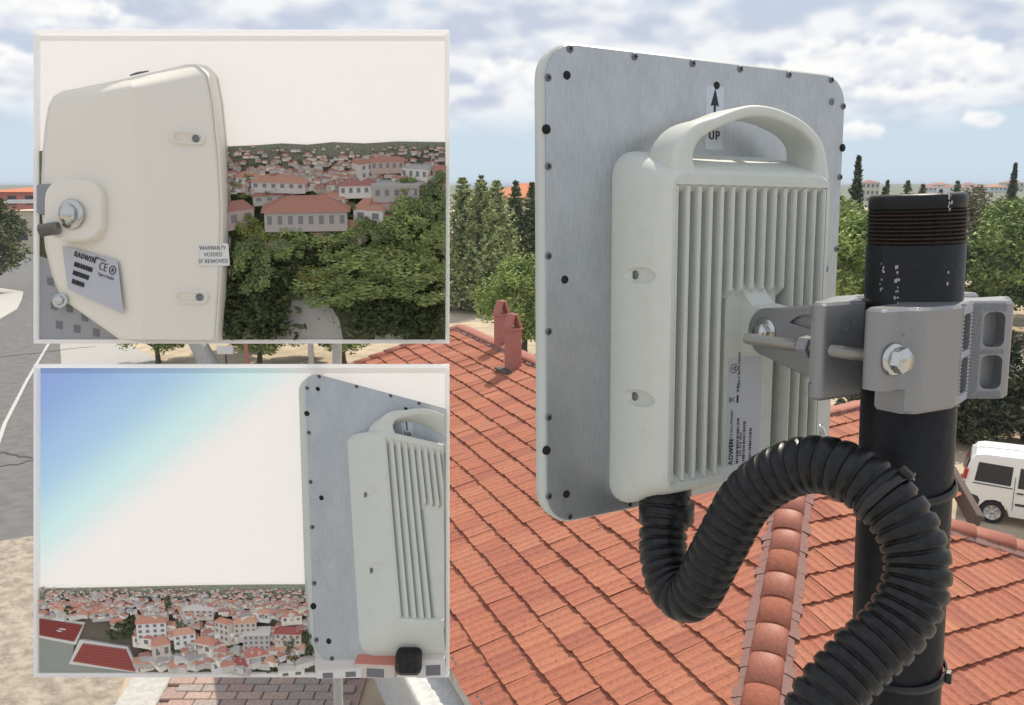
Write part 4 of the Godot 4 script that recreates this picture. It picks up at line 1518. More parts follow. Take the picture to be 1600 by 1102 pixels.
func ring_around(called: String, label: String, cen: Vector3, axis: Vector3, r: float, hgt: float, thick: float, head: float) -> void:
	var o := thing(called, label, "cable tie", Transform3D(frame_along(axis), cen))
	var st := begin()
	lathe(st, [[r, -hgt / 2], [r + thick, -hgt / 2 + .0003], [r + thick, hgt / 2 - .0003], [r, hgt / 2]], Transform3D(), 40)
	obj("strap", st, M.tie, o)
	st = begin()
	var a := head
	box(st, Vector3(cos(a), 0, sin(a)) * (r + thick + .0015), Vector3(.004, hgt * 1.5, .006), Basis(Vector3.UP, -a), .0006)
	obj("lock", st, M.tie, o)

func csg_poly(parent: Node, poly: PackedVector2Array, xf: Transform3D, z0: float, z1: float, op := CSGShape3D.OPERATION_UNION, bev := 0.0) -> void:
	var st := begin()
	prism(st, poly, z0, z1, xf, bev)
	st.generate_normals()
	var c := CSGMesh3D.new()
	c.name = "piece"
	c.operation = op
	c.mesh = st.commit()
	parent.add_child(c, true)

func baked(comb: CSGCombiner3D) -> Mesh:
	comb._update_shape()
	var m := comb.bake_static_mesh()
	if m == null or m.get_surface_count() == 0: print("empty shape")
	remove_child(comb)
	comb.free()
	return creased(m, 30.0)

func new_comb() -> CSGCombiner3D:
	var comb := CSGCombiner3D.new()
	comb.name = "shaping"
	add_child(comb)
	return comb

func rounded(pts: Array, rad: Array, seg := 5) -> PackedVector2Array:   # fillet a polygon's corners
	var o := PackedVector2Array()
	var n := pts.size()
	for i in n:
		var p: Vector2 = pts[i]
		var r: float = rad[i] if i < rad.size() else 0.0
		if r <= 0:
			o.append(p)
			continue
		var a: Vector2 = p + (pts[(i + n - 1) % n] - p).limit_length(r)
		var b: Vector2 = p + (pts[(i + 1) % n] - p).limit_length(r)
		for k in seg + 1:
			var t := float(k) / seg
			o.append(a.lerp(p, t).lerp(p.lerp(b, t), t))
	return o

func make_clamp() -> void:
	var t := thing("mast_clamp", "grey cast metal clamp bracket holding the panel to the black mast", "clamp", unit_frame())
	# plan outlines are (x, z); the third axis is y
	var plan := Transform3D(Basis(Vector3(1, 0, 0), Vector3(0, 0, 1), Vector3(0, 1, 0)), Vector3.ZERO)
	# --- front jaw
	var J := rounded([Vector2(-.0505, .2000), Vector2(-.0505, .2150), Vector2(-.0300, .2150), Vector2(-.0235, .2220), Vector2(.0165, .2225), Vector2(.0235, .2175), Vector2(.0490, .2075), Vector2(.0690, .2195), Vector2(.0760, .2200), Vector2(.0860, .2070), Vector2(.1060, .2010), Vector2(.1060, .1920), Vector2(.0800, .1900), Vector2(.0700, .1840), Vector2(.0370, .2055), Vector2(.0040, .1840), Vector2(-.0060, .1900)],
		[.005, .0065, .0040, .0042, .0060, .003, .001, .003, .0035, .004, .004, .004, .004, .002, .004, .002, .004])
	var comb := new_comb()
	csg_poly(comb, J, plan, -.0685, -.0020, CSGShape3D.OPERATION_UNION, .0020)
	# the bolt flange is lower than the body
	var fl := PackedVector2Array([Vector2(-.07, .19), Vector2(-.07, .24), Vector2(-.0290, .24), Vector2(-.0290, .19)])
	csg_poly(comb, fl, plan, -.09, -.0525, CSGShape3D.OPERATION_SUBTRACTION)
	# pockets in both faces of the V
	var vr := Transform3D(Basis(Vector3(.8575, 0, .5145), Vector3(0, 1, 0), Vector3(-.5145, 0, .8575)), Vector3(.0490, 0, .2075))
	var vl := Transform3D(Basis(Vector3(.931, 0, -.365), Vector3(0, 1, 0), Vector3(.365, 0, .931)), Vector3(.0235, 0, .2175))
	var zi := [[-.0330, -.0095], [-.0615, -.0385]]
	for e in zi:
		csg_poly(comb, rrect(.0080, e[0], .0222, e[1], .0046, 5), vr, -.011, .02, CSGShape3D.OPERATION_SUBTRACTION)
		csg_poly(comb, rrect(.0030, e[0], .0240, e[1], .0060, 5), vl, -.009, .02, CSGShape3D.OPERATION_SUBTRACTION)
	var jaw := place("front_jaw", baked(comb), M.cast_grey, t)
	# diamond knurling on the V faces
	var st := begin()
	flat(st)
	for f in [[vr, .0012, .0228, .0080, .0222], [vl, .0010, .0262, .0030, .0240]]:
		var xf: Transform3D = f[0]
		var r := 0
		var y := -.0672
		while y < -.0035:
			var x: float = f[1] + (.00105 if r % 2 else 0.0)
			while x < f[2]:
				var inside := false
				for e in zi:
					if x > f[3] - .001 and x < f[4] + .001 and y > e[0] - .001 and y < e[1] + .001: inside = true
				if not inside:
					var c := Vector3(x, y, -.0001)
					var h := .00100
					var q := [c + Vector3(h, 0, 0), c + Vector3(0, h * 1.15, 0), c - Vector3(h, 0, 0), c - Vector3(0, h * 1.15, 0)]
					for k in 4: tri(st, xf * q[k], xf * (c + Vector3(0, 0, .0012)), xf * q[(k + 1) % 4])
				x += .0021
			y += .0012
			r += 1
	var kn := obj("knurling", st, M.knurl, jaw)
	kn.set_meta("kind", "stuff")
	st = begin()
	for e in [[-.0345, -.0135, .0058], [-.0270, -.0475, .0032]]:
		for i in 9:
			var a: float = -1.1 + 2.2 * i / 9
			box(st, Vector3(e[0] + cos(a) * e[2], e[1] + sin(a) * e[2], .2152), Vector3(.0006, e[2] * .27, .0008), Basis(Vector3(0, 0, 1), a))
	obj("cast_mark", st, M.cast_grey, jaw)
	# --- rear jaw with the yoke arm
	var K := rounded([Vector2(-.0495, .1575), Vector2(-.0495, .1690), Vector2(-.0080, .1690), Vector2(.0010, .1600), Vector2(.0200, .1400), Vector2(.0540, .1400), Vector2(.0760, .1600), Vector2(.0840, .1690), Vector2(.1200, .1690), Vector2(.1200, .1540), Vector2(.0700, .1300), Vector2(.0050, .1300), Vector2(-.0300, .1500)], [.005, .005, .003, .002, .004, .004, .002, .003, .005, .004, .006, .006, .004])
	comb = new_comb()
	csg_poly(comb, K, plan, -.0665, -.0015, CSGShape3D.OPERATION_UNION, .0020)
	csg_poly(comb, rounded([Vector2(-.07, .1490), Vector2(-.07, .1620), Vector2(-.0455, .1620), Vector2(-.0455, .1490)], []), plan, -.0560, -.0120, CSGShape3D.OPERATION_SUBTRACTION)
	var rj := place("rear_jaw", baked(comb), M.cast_grey, t)
	var sidep := Transform3D(Basis(Vector3(0, 0, 1), Vector3(0, 1, 0), Vector3(1, 0, 0)), Vector3.ZERO)   # (z, y) outlines
	for x in [-.0150, .0200]:
		var A: Array = []
		for i in 11:
			var a := -PI / 2 - PI * i / 10
			A.append(Vector2(.0860 + cos(a) * .0185, -.0310 + sin(a) * .0185))
		A.append(Vector2(.1200, -.0085)); A.append(Vector2(.1530, -.0040)); A.append(Vector2(.1560, -.0620)); A.append(Vector2(.1300, -.0600))
		comb = new_comb()
		csg_poly(comb, PackedVector2Array(A), sidep, x, x + .0080, CSGShape3D.OPERATION_UNION, .0014)
		if x < 0:
			csg_poly(comb, rounded([Vector2(.1090, -.0215), Vector2(.1180, -.0150), Vector2(.1480, -.0120), Vector2(.1480, -.0270)], [.002, .006, .002, .002]), sidep, -.03, -.0118, CSGShape3D.OPERATION_SUBTRACTION)
		place("yoke_arm", baked(comb), M.cast_grey, rj)
	st = begin()
	for i in 18:
		var a := TAU * i / 18
		box(st, Vector3(-.0290 + cos(a) * .0050, -.0165 + sin(a) * .0050, .1692), Vector3(.0007, .0020, .0006), Basis(Vector3(0, 0, 1), a))
	obj("cast_mark", st, M.cast_grey, rj)
	text("cast_number", "15", .0055, M.cast_grey, rj, Transform3D(Basis(), Vector3(-.0165, -.0165, .1691)), false, .0005)
	# --- threaded rods with hex heads
	for x in [-.0405, .0960]:
		st = begin()
		var prof: Array = [[0, 0], [.0034, .0003]]
		var y := .0010
		while y < (.127 if x < 0 else .104):
			prof.append([.0033, y]); prof.append([.0042, y + .0008]); prof.append([.0042, y + .0011])
			y += .0019
		prof.append([.0036, .128 if x < 0 else .105])
		lathe(st, prof, Transform3D(Basis(Vector3(1, 0, 0), Vector3(0, 0, 1), Vector3(0, -1, 0)), Vector3(x, -.0330, .0920)), 18, true)
		var rod := obj("threaded_rod", st, M.rod, t)
		if x < 0: hex_bolt("hex_head", rod, Transform3D(Basis(Vector3(1, 0, 0), Vector3(0, 0, 1), Vector3(0, -1, 0)), Vector3(x, -.0330, .2160 if x < 0 else .2035)), .0082, .0085, 1.25)
		st = begin()
		prism(st, ring_poly(.0080, 6, .1), .1450, .1535, Transform3D(Basis(), Vector3(x, -.0330, 0)), .0007)
		obj("nut", st, M.cast_grey, rod)
	hex_bolt("pivot_bolt", t, Transform3D(Basis(Vector3(0, 0, 1), PI / 2) * Basis(Vector3.UP, .4), Vector3(-.0150, -.0310, .0860)), .0078, .0070, 1.45)

func make_conduit() -> void:
	var pts := [Vector3(.1265, 7.5660, -.6440), Vector3(.1246, 7.5460, -.6370), Vector3(.1203, 7.5180, -.6223), Vector3(.1240, 7.4957, -.600), Vector3(.1360, 7.4985, -.5800), Vector3(.1500, 7.5440, -.5640), Vector3(.1668, 7.5890, -.5520), Vector3(.1935, 7.6175, -.530), Vector3(.2173, 7.6195, -.5051), Vector3(.2375, 7.6010, -.482), Vector3(.2445, 7.5737, -.4680), Vector3(.2320, 7.5462, -.4580), Vector3(.2046, 7.5229, -.4490), Vector3(.1811, 7.4992, -.4400), Vector3(.1690, 7.4600, -.4340), Vector3(.166, 7.38, -.44), Vector3(.19, 7.1, -.49), Vector3(.24, 6.6, -.52), Vector3(.255, 6.2, -.50)]
	var c := Curve3D.new()
	for i in pts.size():
		var tg: Vector3 = (pts[min(i + 1, pts.size() - 1)] - pts[max(i - 1, 0)]) / 6.0
		c.add_point(pts[i], -tg, tg)
	c.bake_interval = .0015
	var L := c.get_baked_length()
	var R := .0192
	var ringp := .0088
	var steps := 9
	var n := int(L / ringp) * steps
	var sides := 30
	var st := begin()
	smooth(st)
	var x := Vector3.RIGHT
	var rings: Array = []
	for i in n + 1:
		var s := L * i / n
		var p := c.sample_baked(s, true)
		var d := (c.sample_baked(min(s + .004, L), true) - c.sample_baked(max(s - .004, 0.0), true)).normalized()
		x = (x - d * x.dot(d)).normalized()
		var y := d.cross(x)
		var ph := float(i % steps) / steps
		var g := exp(-pow((ph - .5) / .15, 4))
		var r := R * (1.0 - .115 * g - .02 * pow(absf(fposmod(ph + .5, 1.0) - .5) * 2.0, 3.0))
		var ring: Array = []
		for k in sides: ring.append(p + (x * cos(TAU * k / sides) + y * sin(TAU * k / sides)) * r)
		rings.append(ring)
	loft(st, rings)
	var o := obj("corrugated_conduit", st, M.rubber)
	tag(o, "thick black corrugated cable conduit looping from the panel round the mast", "conduit")
	var ax := Vector3(-.0379, .9990, -.0215).normalized()
	var A := Vector3(.27891, 7.75257, -.57689)
	ring_around("cable_tie", "black cable tie round the mast just right of the conduit loop", A - ax * .165, (ax + Vector3(-.12, 0, .05)).normalized(), .0318, .006, .0012, .2)
	ring_around("cable_tie", "black cable tie round the mast at the bottom picture edge", A - ax * .305, (ax + Vector3(-.08, 0, .10)).normalized(), .0318, .006, .0012, 1.0)
	var s2 := c.get_closest_offset(Vector3(.2300, 7.6105, -.4910))
	var p2 := c.sample_baked(s2, true)
	ring_around("cable_tie", "black cable tie round the conduit at the top of its loop", p2, c.sample_baked(s2 + .004, true) - c.sample_baked(s2 - .004, true), .0193, .006, .0013, 2.2)

# ---------------------------------------------------------------- two framed relief pictures on a stand
const BOARD_D := 0.96
var U := 0.96 / 1305.0

func board_frame() -> Transform3D:
	var fwd := Vector3(0, -sin(pitch), -cos(pitch))
	return Transform3D(Basis(Vector3.RIGHT, Vector3(0, cos(pitch), -sin(pitch)), -fwd), EYE + fwd * BOARD_D)

func b(px: float, py: float, z: float) -> Vector3:
	var k := U * (1.0 - z / BOARD_D)
	return Vector3((px - 800) * k, -(py - 551) * k, z)

func sky_print(kind: int) -> StandardMaterial3D:
	var im := Image.create(128, 96, false, Image.FORMAT_RGB8)
	for y in 96:
		for x in 128:
			var c := Color(1, 1, 1)
			if kind == 1:
				var px := 62.0 + x * 635.0 / 127
				var py := 576.0 + y * 474.0 / 95
				var t := clampf((px - 62) / 520.0 + (py - 576) / 400.0, 0, 1.3)
				c = Color(.60, .72, .945).lerp(Color(.70, .85, .99), smoothstep(.05, .45, t)).lerp(Color(.84, .985, 1), smoothstep(.38, .68, t)).lerp(Color(1, 1, 1), smoothstep(.62, .88, t))
			im.set_pixel(x, y, c)
	var m := StandardMaterial3D.new()
	var t := ImageTexture.create_from_image(im)
	m.albedo_texture = t
	m.roughness = .8
	m.backlight_enabled = true      # translucency added to the sheet so daylight behind brightens it
	m.backlight = Color(1, 1, 1)
	return m

func poly_on(parent: Node, called: String, pts: Array, z0: float, z1: float, m: Material) -> MeshInstance3D:
	var p := PackedVector2Array()
	for q in pts:
		var v := b(q[0], q[1], z1)
		p.append(Vector2(v.x, v.y))
	var st := begin()
	prism(st, p, z0, z1)
	return obj(called, st, m, parent)

func translucent_picture(called: String, label: String, y0: float, y1: float, kind: int) -> Node3D:
	var o := thing(called, label, "picture", board_frame(), "framed pictures beside the radio unit")
	var st: SurfaceTool
	# picture sheet
	st = begin()
	flat(st)
	var q := [b(60, y0 + 4, 0), b(698, y0 + 4, 0), b(698, y1 - 4, 0), b(60, y1 - 4, 0)]
	var uv := [Vector2(0, 0), Vector2(1, 0), Vector2(1, 1), Vector2(0, 1)]
	for k in [0, 1, 2, 0, 2, 3]:
		st.set_uv(uv[k])
		st.add_vertex(q[k] + Vector3(0, 0, -.0015))
	obj("picture_sheet", st, sky_print(kind), o)
	# rails
	for e in [[56, y0, 702, y0 + 6.2], [56, y1 - 6.2, 702, y1], [56, y0 + 6.2, 62, y1 - 6.2], [696.5, y0 + 6.2, 702, y1 - 6.2]]:
		st = begin()
		var p := b(e[0], e[1], 0)
		var r := b(e[2], e[3], 0)
		box(st, Vector3((p.x + r.x) / 2, (p.y + r.y) / 2, .001), Vector3(r.x - p.x, p.y - r.y, .010), Basis(), .0008)
		obj("frame_rail", st, M.translucent_frame, o)
	return o

func relief_house(parent: Node, px: float, py: float, w: float, h: float, rh: float, wall: Material, roofm: Material, turn: float, z: float, windows := 0, floors := 2, flat_roof := false) -> void:
	var g := Node3D.new()
	g.name = "house"
	parent.add_child(g, true)
	var bs := Basis.from_scale(Vector3(1, 1, .45)) * Basis(Vector3.RIGHT, .34) * Basis(Vector3.UP, turn)
	g.transform = Transform3D(bs, b(px, py, z))
	var size := Vector3(w, h, w * .62) * U
	var st := begin()
	box(st, Vector3(0, size.y / 2 - .002, 0), Vector3(size.x, size.y + .004, size.z))
	obj("wall", st, wall, g)
	if flat_roof:
		st = begin()
		box(st, Vector3(0, size.y + .0006, 0), Vector3(size.x * 1.05, .0016, size.z * 1.05))
		obj("roof", st, roofm, g)
	else:
		roof_on(g, size, rh * U, roofm)
	for f in floors:
		for k in windows:
			st = begin()
			box(st, Vector3(-size.x / 2 + size.x * (k + .5) / windows, size.y * (f + .5) / floors, size.z / 2), Vector3(size.x / windows * .45, size.y / floors * .5, .0006))
			obj("window", st, M.far_window, g)

func relief_tree(parent: Node, px: float, py: float, r: float, tall: float, cm: Mesh, z: float, turn: float) -> void:   # py is the crown's foot, meshes are one unit high and wide
	var o := place("tree_crown", cm, M.leaf, parent, Transform3D(Basis.from_scale(Vector3(r * U, tall * U, r * U * .30)) * Basis(Vector3.UP, turn), b(px, py, z)))
	o.get_parent()

func town_stuff(parent: Node, x0: float, x1: float, y0: float, y1: float, n: int, s0: float, s1: float, z: float, seed_: int, cols: Array, roofs: Array) -> void:
	rng.seed = seed_
	var st := begin()
	flat(st)
	for i in n:
		var t := pow(rng.randf(), .8)
		var py: float = lerp(y0, y1, t)
		var px := rng.randf_range(x0, x1)
		var s: float = lerp(s0, s1, t) * rng.randf_range(.7, 1.3)
		var w: float = s * rng.randf_range(.9, 1.9)
		var c: Color = cols[rng.randi() % cols.size()]
		st.set_color(c * rng.randf_range(.85, 1.15))
		var bs := Basis(Vector3.RIGHT, .3) * Basis(Vector3.UP, rng.randf_range(-.7, .7))
		var o := b(px, py, z + .003 * t)
		box(st, o + bs * Vector3(0, s * U * .3, 0), Vector3(w, s * .62, w * .6) * U, bs)
		st.set_color((roofs[rng.randi() % roofs.size()] as Color) * rng.randf_range(.85, 1.15))
		flat(st)
		var e := w * U * .54
		var dz := w * U * .33
		var yb := s * U * .61
		var A := o + bs * Vector3(-e, yb, dz)
		var B := o + bs * Vector3(e, yb, dz)
		var C := o + bs * Vector3(e, yb, -dz)
		var D := o + bs * Vector3(-e, yb, -dz)
		var R0 := o + bs * Vector3(-e * .7, yb + s * U * .34, 0)
		var R1 := o + bs * Vector3(e * .7, yb + s * U * .34, 0)
		var mid := o + bs * Vector3(0, yb, 0)
		face(st, [A, B, R1, R0], mid)
		face(st, [C, D, R0, R1], mid)
		face(st, [B, C, R1], mid)
		face(st, [D, A, R0], mid)
	var ob := obj("distant_houses", st, M.tile_v, parent)
	ob.set_meta("kind", "stuff")

func bush_stuff(parent: Node, x0: float, x1: float, y0: float, y1: float, n: int, s0: float, s1: float, z: float, seed_: int, c: Color, c2: Color) -> void:
	rng.seed = seed_
	var P := PackedVector3Array()
	var S := PackedFloat32Array()
	var C := PackedColorArray()
	for i in n:
		var t := pow(rng.randf(), .75)
		var p := b(rng.randf_range(x0, x1), lerp(y0, y1, t), z + .002 * t)
		var col := c.lerp(c2, rng.randf())
		var s: float = lerp(s0, s1, t) * U
		for k in 9:
			P.append(p + Vector3(rng.randfn() * s * .8, absf(rng.randfn()) * s * .5, rng.randf() * s * .3))
			S.append(s * rng.randf_range(.25, .5))
			C.append(shade_of(col))
	var o := place("shrubbery", leaf_mesh(P, S, C), M.leaf, parent)
	o.set_meta("kind", "stuff")

func inside(y0: float, y1: float) -> Array:   # world planes that keep what lies inside a frame
	var f := board_frame()
	var a := b(61, y0 + 5, 0)
	var c := b(697.5, y1 - 5, 0)
	return [f * Plane(Vector3(-1, 0, 0), -a.x), f * Plane(Vector3(1, 0, 0), c.x), f * Plane(Vector3(0, 1, 0), a.y), f * Plane(Vector3(0, -1, 0), -c.y)]

func curve_at(c: Array, v: float) -> Vector2:   # [v, x, y] knots
	for i in c.size() - 1:
		if v <= c[i + 1][0]:
			var t: float = (v - c[i][0]) / (c[i + 1][0] - c[i][0])
			return Vector2(c[i][1], c[i][2]).lerp(Vector2(c[i + 1][1], c[i + 1][2]), t)
	return Vector2(c[-1][1], c[-1][2])

const LEFT_EDGE := [[0.0, 96, 143], [.015, 84, 150], [.04, 76, 163], [.08, 71, 190], [.2, 66, 236], [.45, 63, 310], [.7, 70, 388], [.86, 82, 434], [.95, 92, 458], [1.0, 100, 470]]
const CREASE := [[0.0, 205, 121], [.2, 209, 190], [.5, 214, 330], [.8, 219, 460], [1.0, 223, 556]]
const SEAM := [[0.0, 290, 101], [.02, 308, 103], [.05, 322, 116], [.14, 331, 160], [.35, 340, 250], [.53, 344, 330], [.76, 342, 430], [1.0, 334, 548]]
const RIM := [[0.0, 306, 100], [.02, 324, 103], [.05, 338, 118], [.14, 346, 160], [.35, 355, 250], [.53, 359, 330], [.76, 357, 430], [1.0, 348, 546]]

func radome_point(t: float, v: float) -> Vector3:   # t: 0 left edge, 1 crease, 2 seam, 3 rim
	var p: Vector2
	var z: float
	if t <= 1.0:
		p = curve_at(LEFT_EDGE, v).lerp(curve_at(CREASE, v), t)
		z = .004 + .052 * pow(t, .85)
	elif t <= 2.0:
		p = curve_at(CREASE, v).lerp(curve_at(SEAM, v), t - 1.0)
		z = .056 - .026 * (t - 1.0)
	else:
		p = curve_at(SEAM, v).lerp(curve_at(RIM, v), t - 2.0)
		z = .030 - .024 * pow(t - 2.0, 2.0)
	var e := smoothstep(0.0, .05, v)
	z = .003 + (z - .003) * (.35 + .65 * sqrt(e))
	return b(p.x, p.y, z)

func surface_frame(px: float, py: float, z: float, n: Vector3, turn := 0.0) -> Transform3D:
	var zz := n.normalized()
	var x := Vector3.UP.cross(zz).normalized()
	return Transform3D(Basis(x, zz.cross(x), zz) * Basis(Vector3(0, 0, 1), turn), b(px, py, z))

func seat_ring(f: Transform3D, w: float, h: float, z: float) -> Array:
	var o: Array = []
	for p in rrect(-w * U, -h * U, w * U, h * U, min(w, h) * .9 * U, 6): o.append(f * Vector3(p.x, p.y, z))
	return o

func make_upper_picture() -> void:
	var o := translucent_picture("relief_picture", "white framed upper picture of a smooth white radio unit above a town", 49, 537, 0)
	clip = inside(49, 537)
	rng.seed = 8
	var green := mottled(Color(.085, .095, .05), .4, .05, .95, 301, .04)
	var hill_olive := mottled(Color(.20, .205, .155), .3, .05, .95, 302, .04)  # mottled olive grey of the hills themselves
	poly_on(o, "ground", [[61, 250], [697, 246], [697, 532], [61, 532]], -.001, .0008, green)
	poly_on(o, "far_hills", [[61, 236], [350, 229], [400, 227], [440, 224], [480, 226], [520, 222], [570, 224], [620, 221], [697, 222], [697, 300], [61, 300]], -.001, .0012, hill_olive)
	poly_on(o, "street", [[432, 531], [440, 500], [455, 470], [478, 446], [500, 444], [512, 470], [530, 500], [536, 531]], -.001, .0016, mottled(Color(.42, .40, .37), .15, .03, .95, 303, .04))
	poly_on(o, "yard", [[585, 531], [590, 505], [612, 500], [632, 515], [630, 531]], -.001, .0016, M.kerb)
	poly_on(o, "side_block", [[61, 400], [120, 420], [190, 480], [240, 532], [61, 532]], -.001, .0012, mottled(Color(.36, .36, .37), .12, .03, .95, 304, .05))
	for w in [[78, 440], [96, 452], [84, 478], [108, 482], [132, 496], [92, 508], [120, 514], [150, 520]]:
		poly_on(o, "window", [[w[0] - 5, w[1] - 7], [w[0] + 5, w[1] - 5], [w[0] + 5, w[1] + 7], [w[0] - 5, w[1] + 5]], 0, .0018, M.far_window)
	var cols := [Color(.50, .46, .44), Color(.58, .55, .52), Color(.42, .36, .34), Color(.62, .58, .50)]
	var rfs := [Color(.40, .19, .14), Color(.46, .24, .17), Color(.34, .16, .13), Color(.40, .34, .30)]
	town_stuff(o, 352, 697, 230, 305, 520, 3.2, 11, .002, 61, cols, rfs)
	bush_stuff(o, 352, 697, 230, 330, 260, 4, 11, .003, 62, Color(.06, .08, .032), Color(.11, .14, .055))
	var wl := [plain(Color(.50, .46, .44), .9), plain(Color(.38, .35, .33), .9), plain(Color(.58, .55, .52), .9), plain(Color(.42, .33, .29), .9)]
	var rf := [plain(Color(.40, .19, .14), .9), plain(Color(.34, .16, .13), .9), plain(Color(.46, .24, .17), .9), plain(Color(.40, .38, .36), .9)]
	for h in [[572, 276, 36, 24, 2, 0, 0, .7, 3, 2, true], [605, 262, 52, 14, 4, 3, 0, .1, 5, 1, false], [652, 276, 44, 16, 2, 2, 3, -.3, 4, 1, true], [690, 280, 30, 16, 6, 1, 0, .2, 2, 1, false], [440, 290, 84, 12, 6, 0, 2, -.1, 6, 1, false], [388, 292, 38, 18, 7, 2, 2, .2, 3, 2, false], [618, 305, 72, 20, 4, 1, 3, .12, 5, 1, true], [560, 300, 60, 15, 9, 2, 1, .1, 5, 1, false], [480, 346, 126, 26, 16, 1, 0, .06, 8, 1, false], [600, 328, 46, 14, 12, 3, 1, .3, 2, 1, false], [580, 342, 48, 18, 15, 2, 2, -.25, 2, 1, false], [372, 350, 44, 26, 12, 3, 1, .5, 2, 1, false], [658, 326, 30, 12, 9, 2, 2, .3, 1, 1, false], [552, 372, 38, 14, 15, 3, 2, -.4, 1, 1, false], [432, 384, 26, 10, 9, 1, 2, .3, 1, 1, false], [504, 372, 30, 12, 8, 3, 1, .5, 1, 1, false], [612, 350, 30, 14, 8, 0, 1, .2, 1, 1, false], [420, 312, 50, 10, 8, 1, 1, .2, 3, 1, false], [520, 316, 46, 10, 8, 0, 2, -.2, 3, 1, false]]:
		relief_house(o, h[0], h[1], h[2], h[3], h[4], wl[h[5]], rf[h[6]], h[7], .004 + (h[1] - 250) * .00004, h[8], h[9], h[10])
	rng.seed = 9
	var cmA := crown(.1, 1.0, .5, 40, 60, .045, Color(.12, .17, .055), Color(.28, .34, .12))
	var cmB := crown(.1, 1.0, .5, 40, 60, .045, Color(.09, .125, .045), Color(.19, .24, .09))
	var cmC := crown(.1, 1.0, .5, 40, 60, .045, Color(.09, .11, .025), Color(.20, .22, .05))
	bush_stuff(o, 350, 697, 350, 470, 190, 14, 24, .006, 63, Color(.06, .08, .032), Color(.11, .14, .055))
	bush_stuff(o, 540, 697, 440, 531, 120, 16, 24, .010, 66, Color(.05, .07, .028), Color(.10, .125, .05))
	bush_stuff(o, 350, 440, 420, 531, 100, 16, 22, .008, 67, Color(.05, .07, .028), Color(.10, .125, .05))
	var k := 0
	for t in [[388, 310, 50, 34, 1], [428, 312, 40, 24, 1], [470, 330, 36, 22, 1], [545, 340, 30, 22, 1], [640, 322, 58, 42, 0], [690, 310, 50, 40, 1], [392, 405, 52, 62, 2], [396, 460, 62, 80, 1], [448, 408, 74, 62, 0], [470, 372, 50, 34, 1], [525, 412, 76, 62, 0], [578, 412, 66, 66, 1], [640, 400, 90, 84, 0], [680, 380, 70, 84, 1], [690, 425, 80, 70, 0], [560, 472, 130, 74, 0], [610, 470, 120, 70, 0], [512, 482, 100, 58, 0], [660, 480, 110, 76, 0], [490, 460, 60, 40, 2], [590, 430, 60, 46, 2], [615, 350, 34, 22, 2]]:
		relief_tree(o, t[0], t[1], t[2], t[3], [cmA, cmB, cmC][t[4]], .008 + .00006 * (t[1] - 300), k * .9)
		k += 1
	# the unit: a smooth rounded shell seen from its rear corner
	var unit := Node3D.new()
	unit.name = "radio_unit"
	o.add_child(unit)
	var cream := plain(Color(.78, .735, .65), .5)
	for e in [["rear_face", 0.0, 1.0, 20], ["side_face", 1.0, 2.0, 16], ["radome_rim", 2.03, 3.0, 10]]:
		var st := begin()
		smooth(st)
		var nv := 48
		for i in e[3]:
			for j in nv:
				var t0: float = lerp(e[1], e[2], float(i) / e[3])
				var t1: float = lerp(e[1], e[2], float(i + 1) / e[3])
				var v0 := pow(float(j) / nv, 1.5)
				var v1 := pow(float(j + 1) / nv, 1.5)
				quad(st, radome_point(t0, v0), radome_point(t1, v0), radome_point(t1, v1), radome_point(t0, v1))
		# closing strips back to the board
		for j in nv:
			var v0 := pow(float(j) / nv, 1.5)
			var v1 := pow(float(j + 1) / nv, 1.5)
			for t in [e[1], e[2]]:
				if t == 1.0: continue
				var p := radome_point(t, v0)
				var q := radome_point(t, v1)
				quad(st, p, q, Vector3(q.x, q.y, .0), Vector3(p.x, p.y, .0))
		for i in e[3]:
			var t0: float = lerp(e[1], e[2], float(i) / e[3])
			var t1: float = lerp(e[1], e[2], float(i + 1) / e[3])
			for v in [0.0, 1.0]:
				var p := radome_point(t0, v)
				var q := radome_point(t1, v)
				quad(st, p, q, Vector3(q.x, q.y, .0), Vector3(p.x, p.y, .0))
		obj(e[0], st, cream, unit)
	# ridge nub on top
	var st := begin()
	tube(st, [b(203, 118, .028), b(214, 114.5, .030), b(232, 111, .028)], [.0008, .0014, .0008], 8)
	obj("top_nub", st, M.screw, unit)
	# scooped screw seats on the side
	for e in [[293, 215, .0420], [299, 464, .0414]]:
		st = begin()
		var f := surface_frame(e[0], e[1], e[2], Vector3(.30, 0, 1))
		loft(st, [seat_ring(f, 25, 11, -.0036), seat_ring(f, 23, 9.2, .0012), seat_ring(f, 20.5, 7.4, .0012), seat_ring(f, 18, 5.4, -.0030)], false)
		loft(st, [seat_ring(f, 18, 5.4, -.0030), seat_ring(f, 2, 1, -.0032)], true)
		obj("screw_seat", st, cream, unit)
		st = begin()
		lathe(st, [[5.2 * U, 0], [5.2 * U, .0012], [4 * U, .0016], [2.4 * U, .0008], [0, .0008]], f * Transform3D(Basis(Vector3.RIGHT, PI / 2), Vector3(11 * U, 0, -.0030)), 18)
		obj("cover_screw", st, M.screw, unit)
	# warning sticker
	var ws := surface_frame(335, 398, .0320, Vector3(.45, .04, 1), .06)
	st = begin()
	prism(st, rrect(-21 * U, -17 * U, 21 * U, 17 * U, 1.5 * U, 3), -.002, .0002, ws)
	var sk := obj("warning_sticker", st, plain(Color(.74, .73, .70), .6), unit)
	var ln := ["WARRANTY", "VOIDED", "IF REMOVED"]
	for i in 3: text("lettering", ln[i], 5.4 * U, M.ink, sk, ws * Transform3D(Basis(), Vector3(-2 * U, (10 - i * 10) * U, .0004)), false, .0002)
	# lug, bolt, rod and arm on the rear face
	st = begin()
	var lp := PackedVector2Array()
	for q in rrect(68, 280, 160, 376, 30, 6):
		var w3 := b(q.x, q.y, .050)
		lp.append(Vector2(w3.x, w3.y))
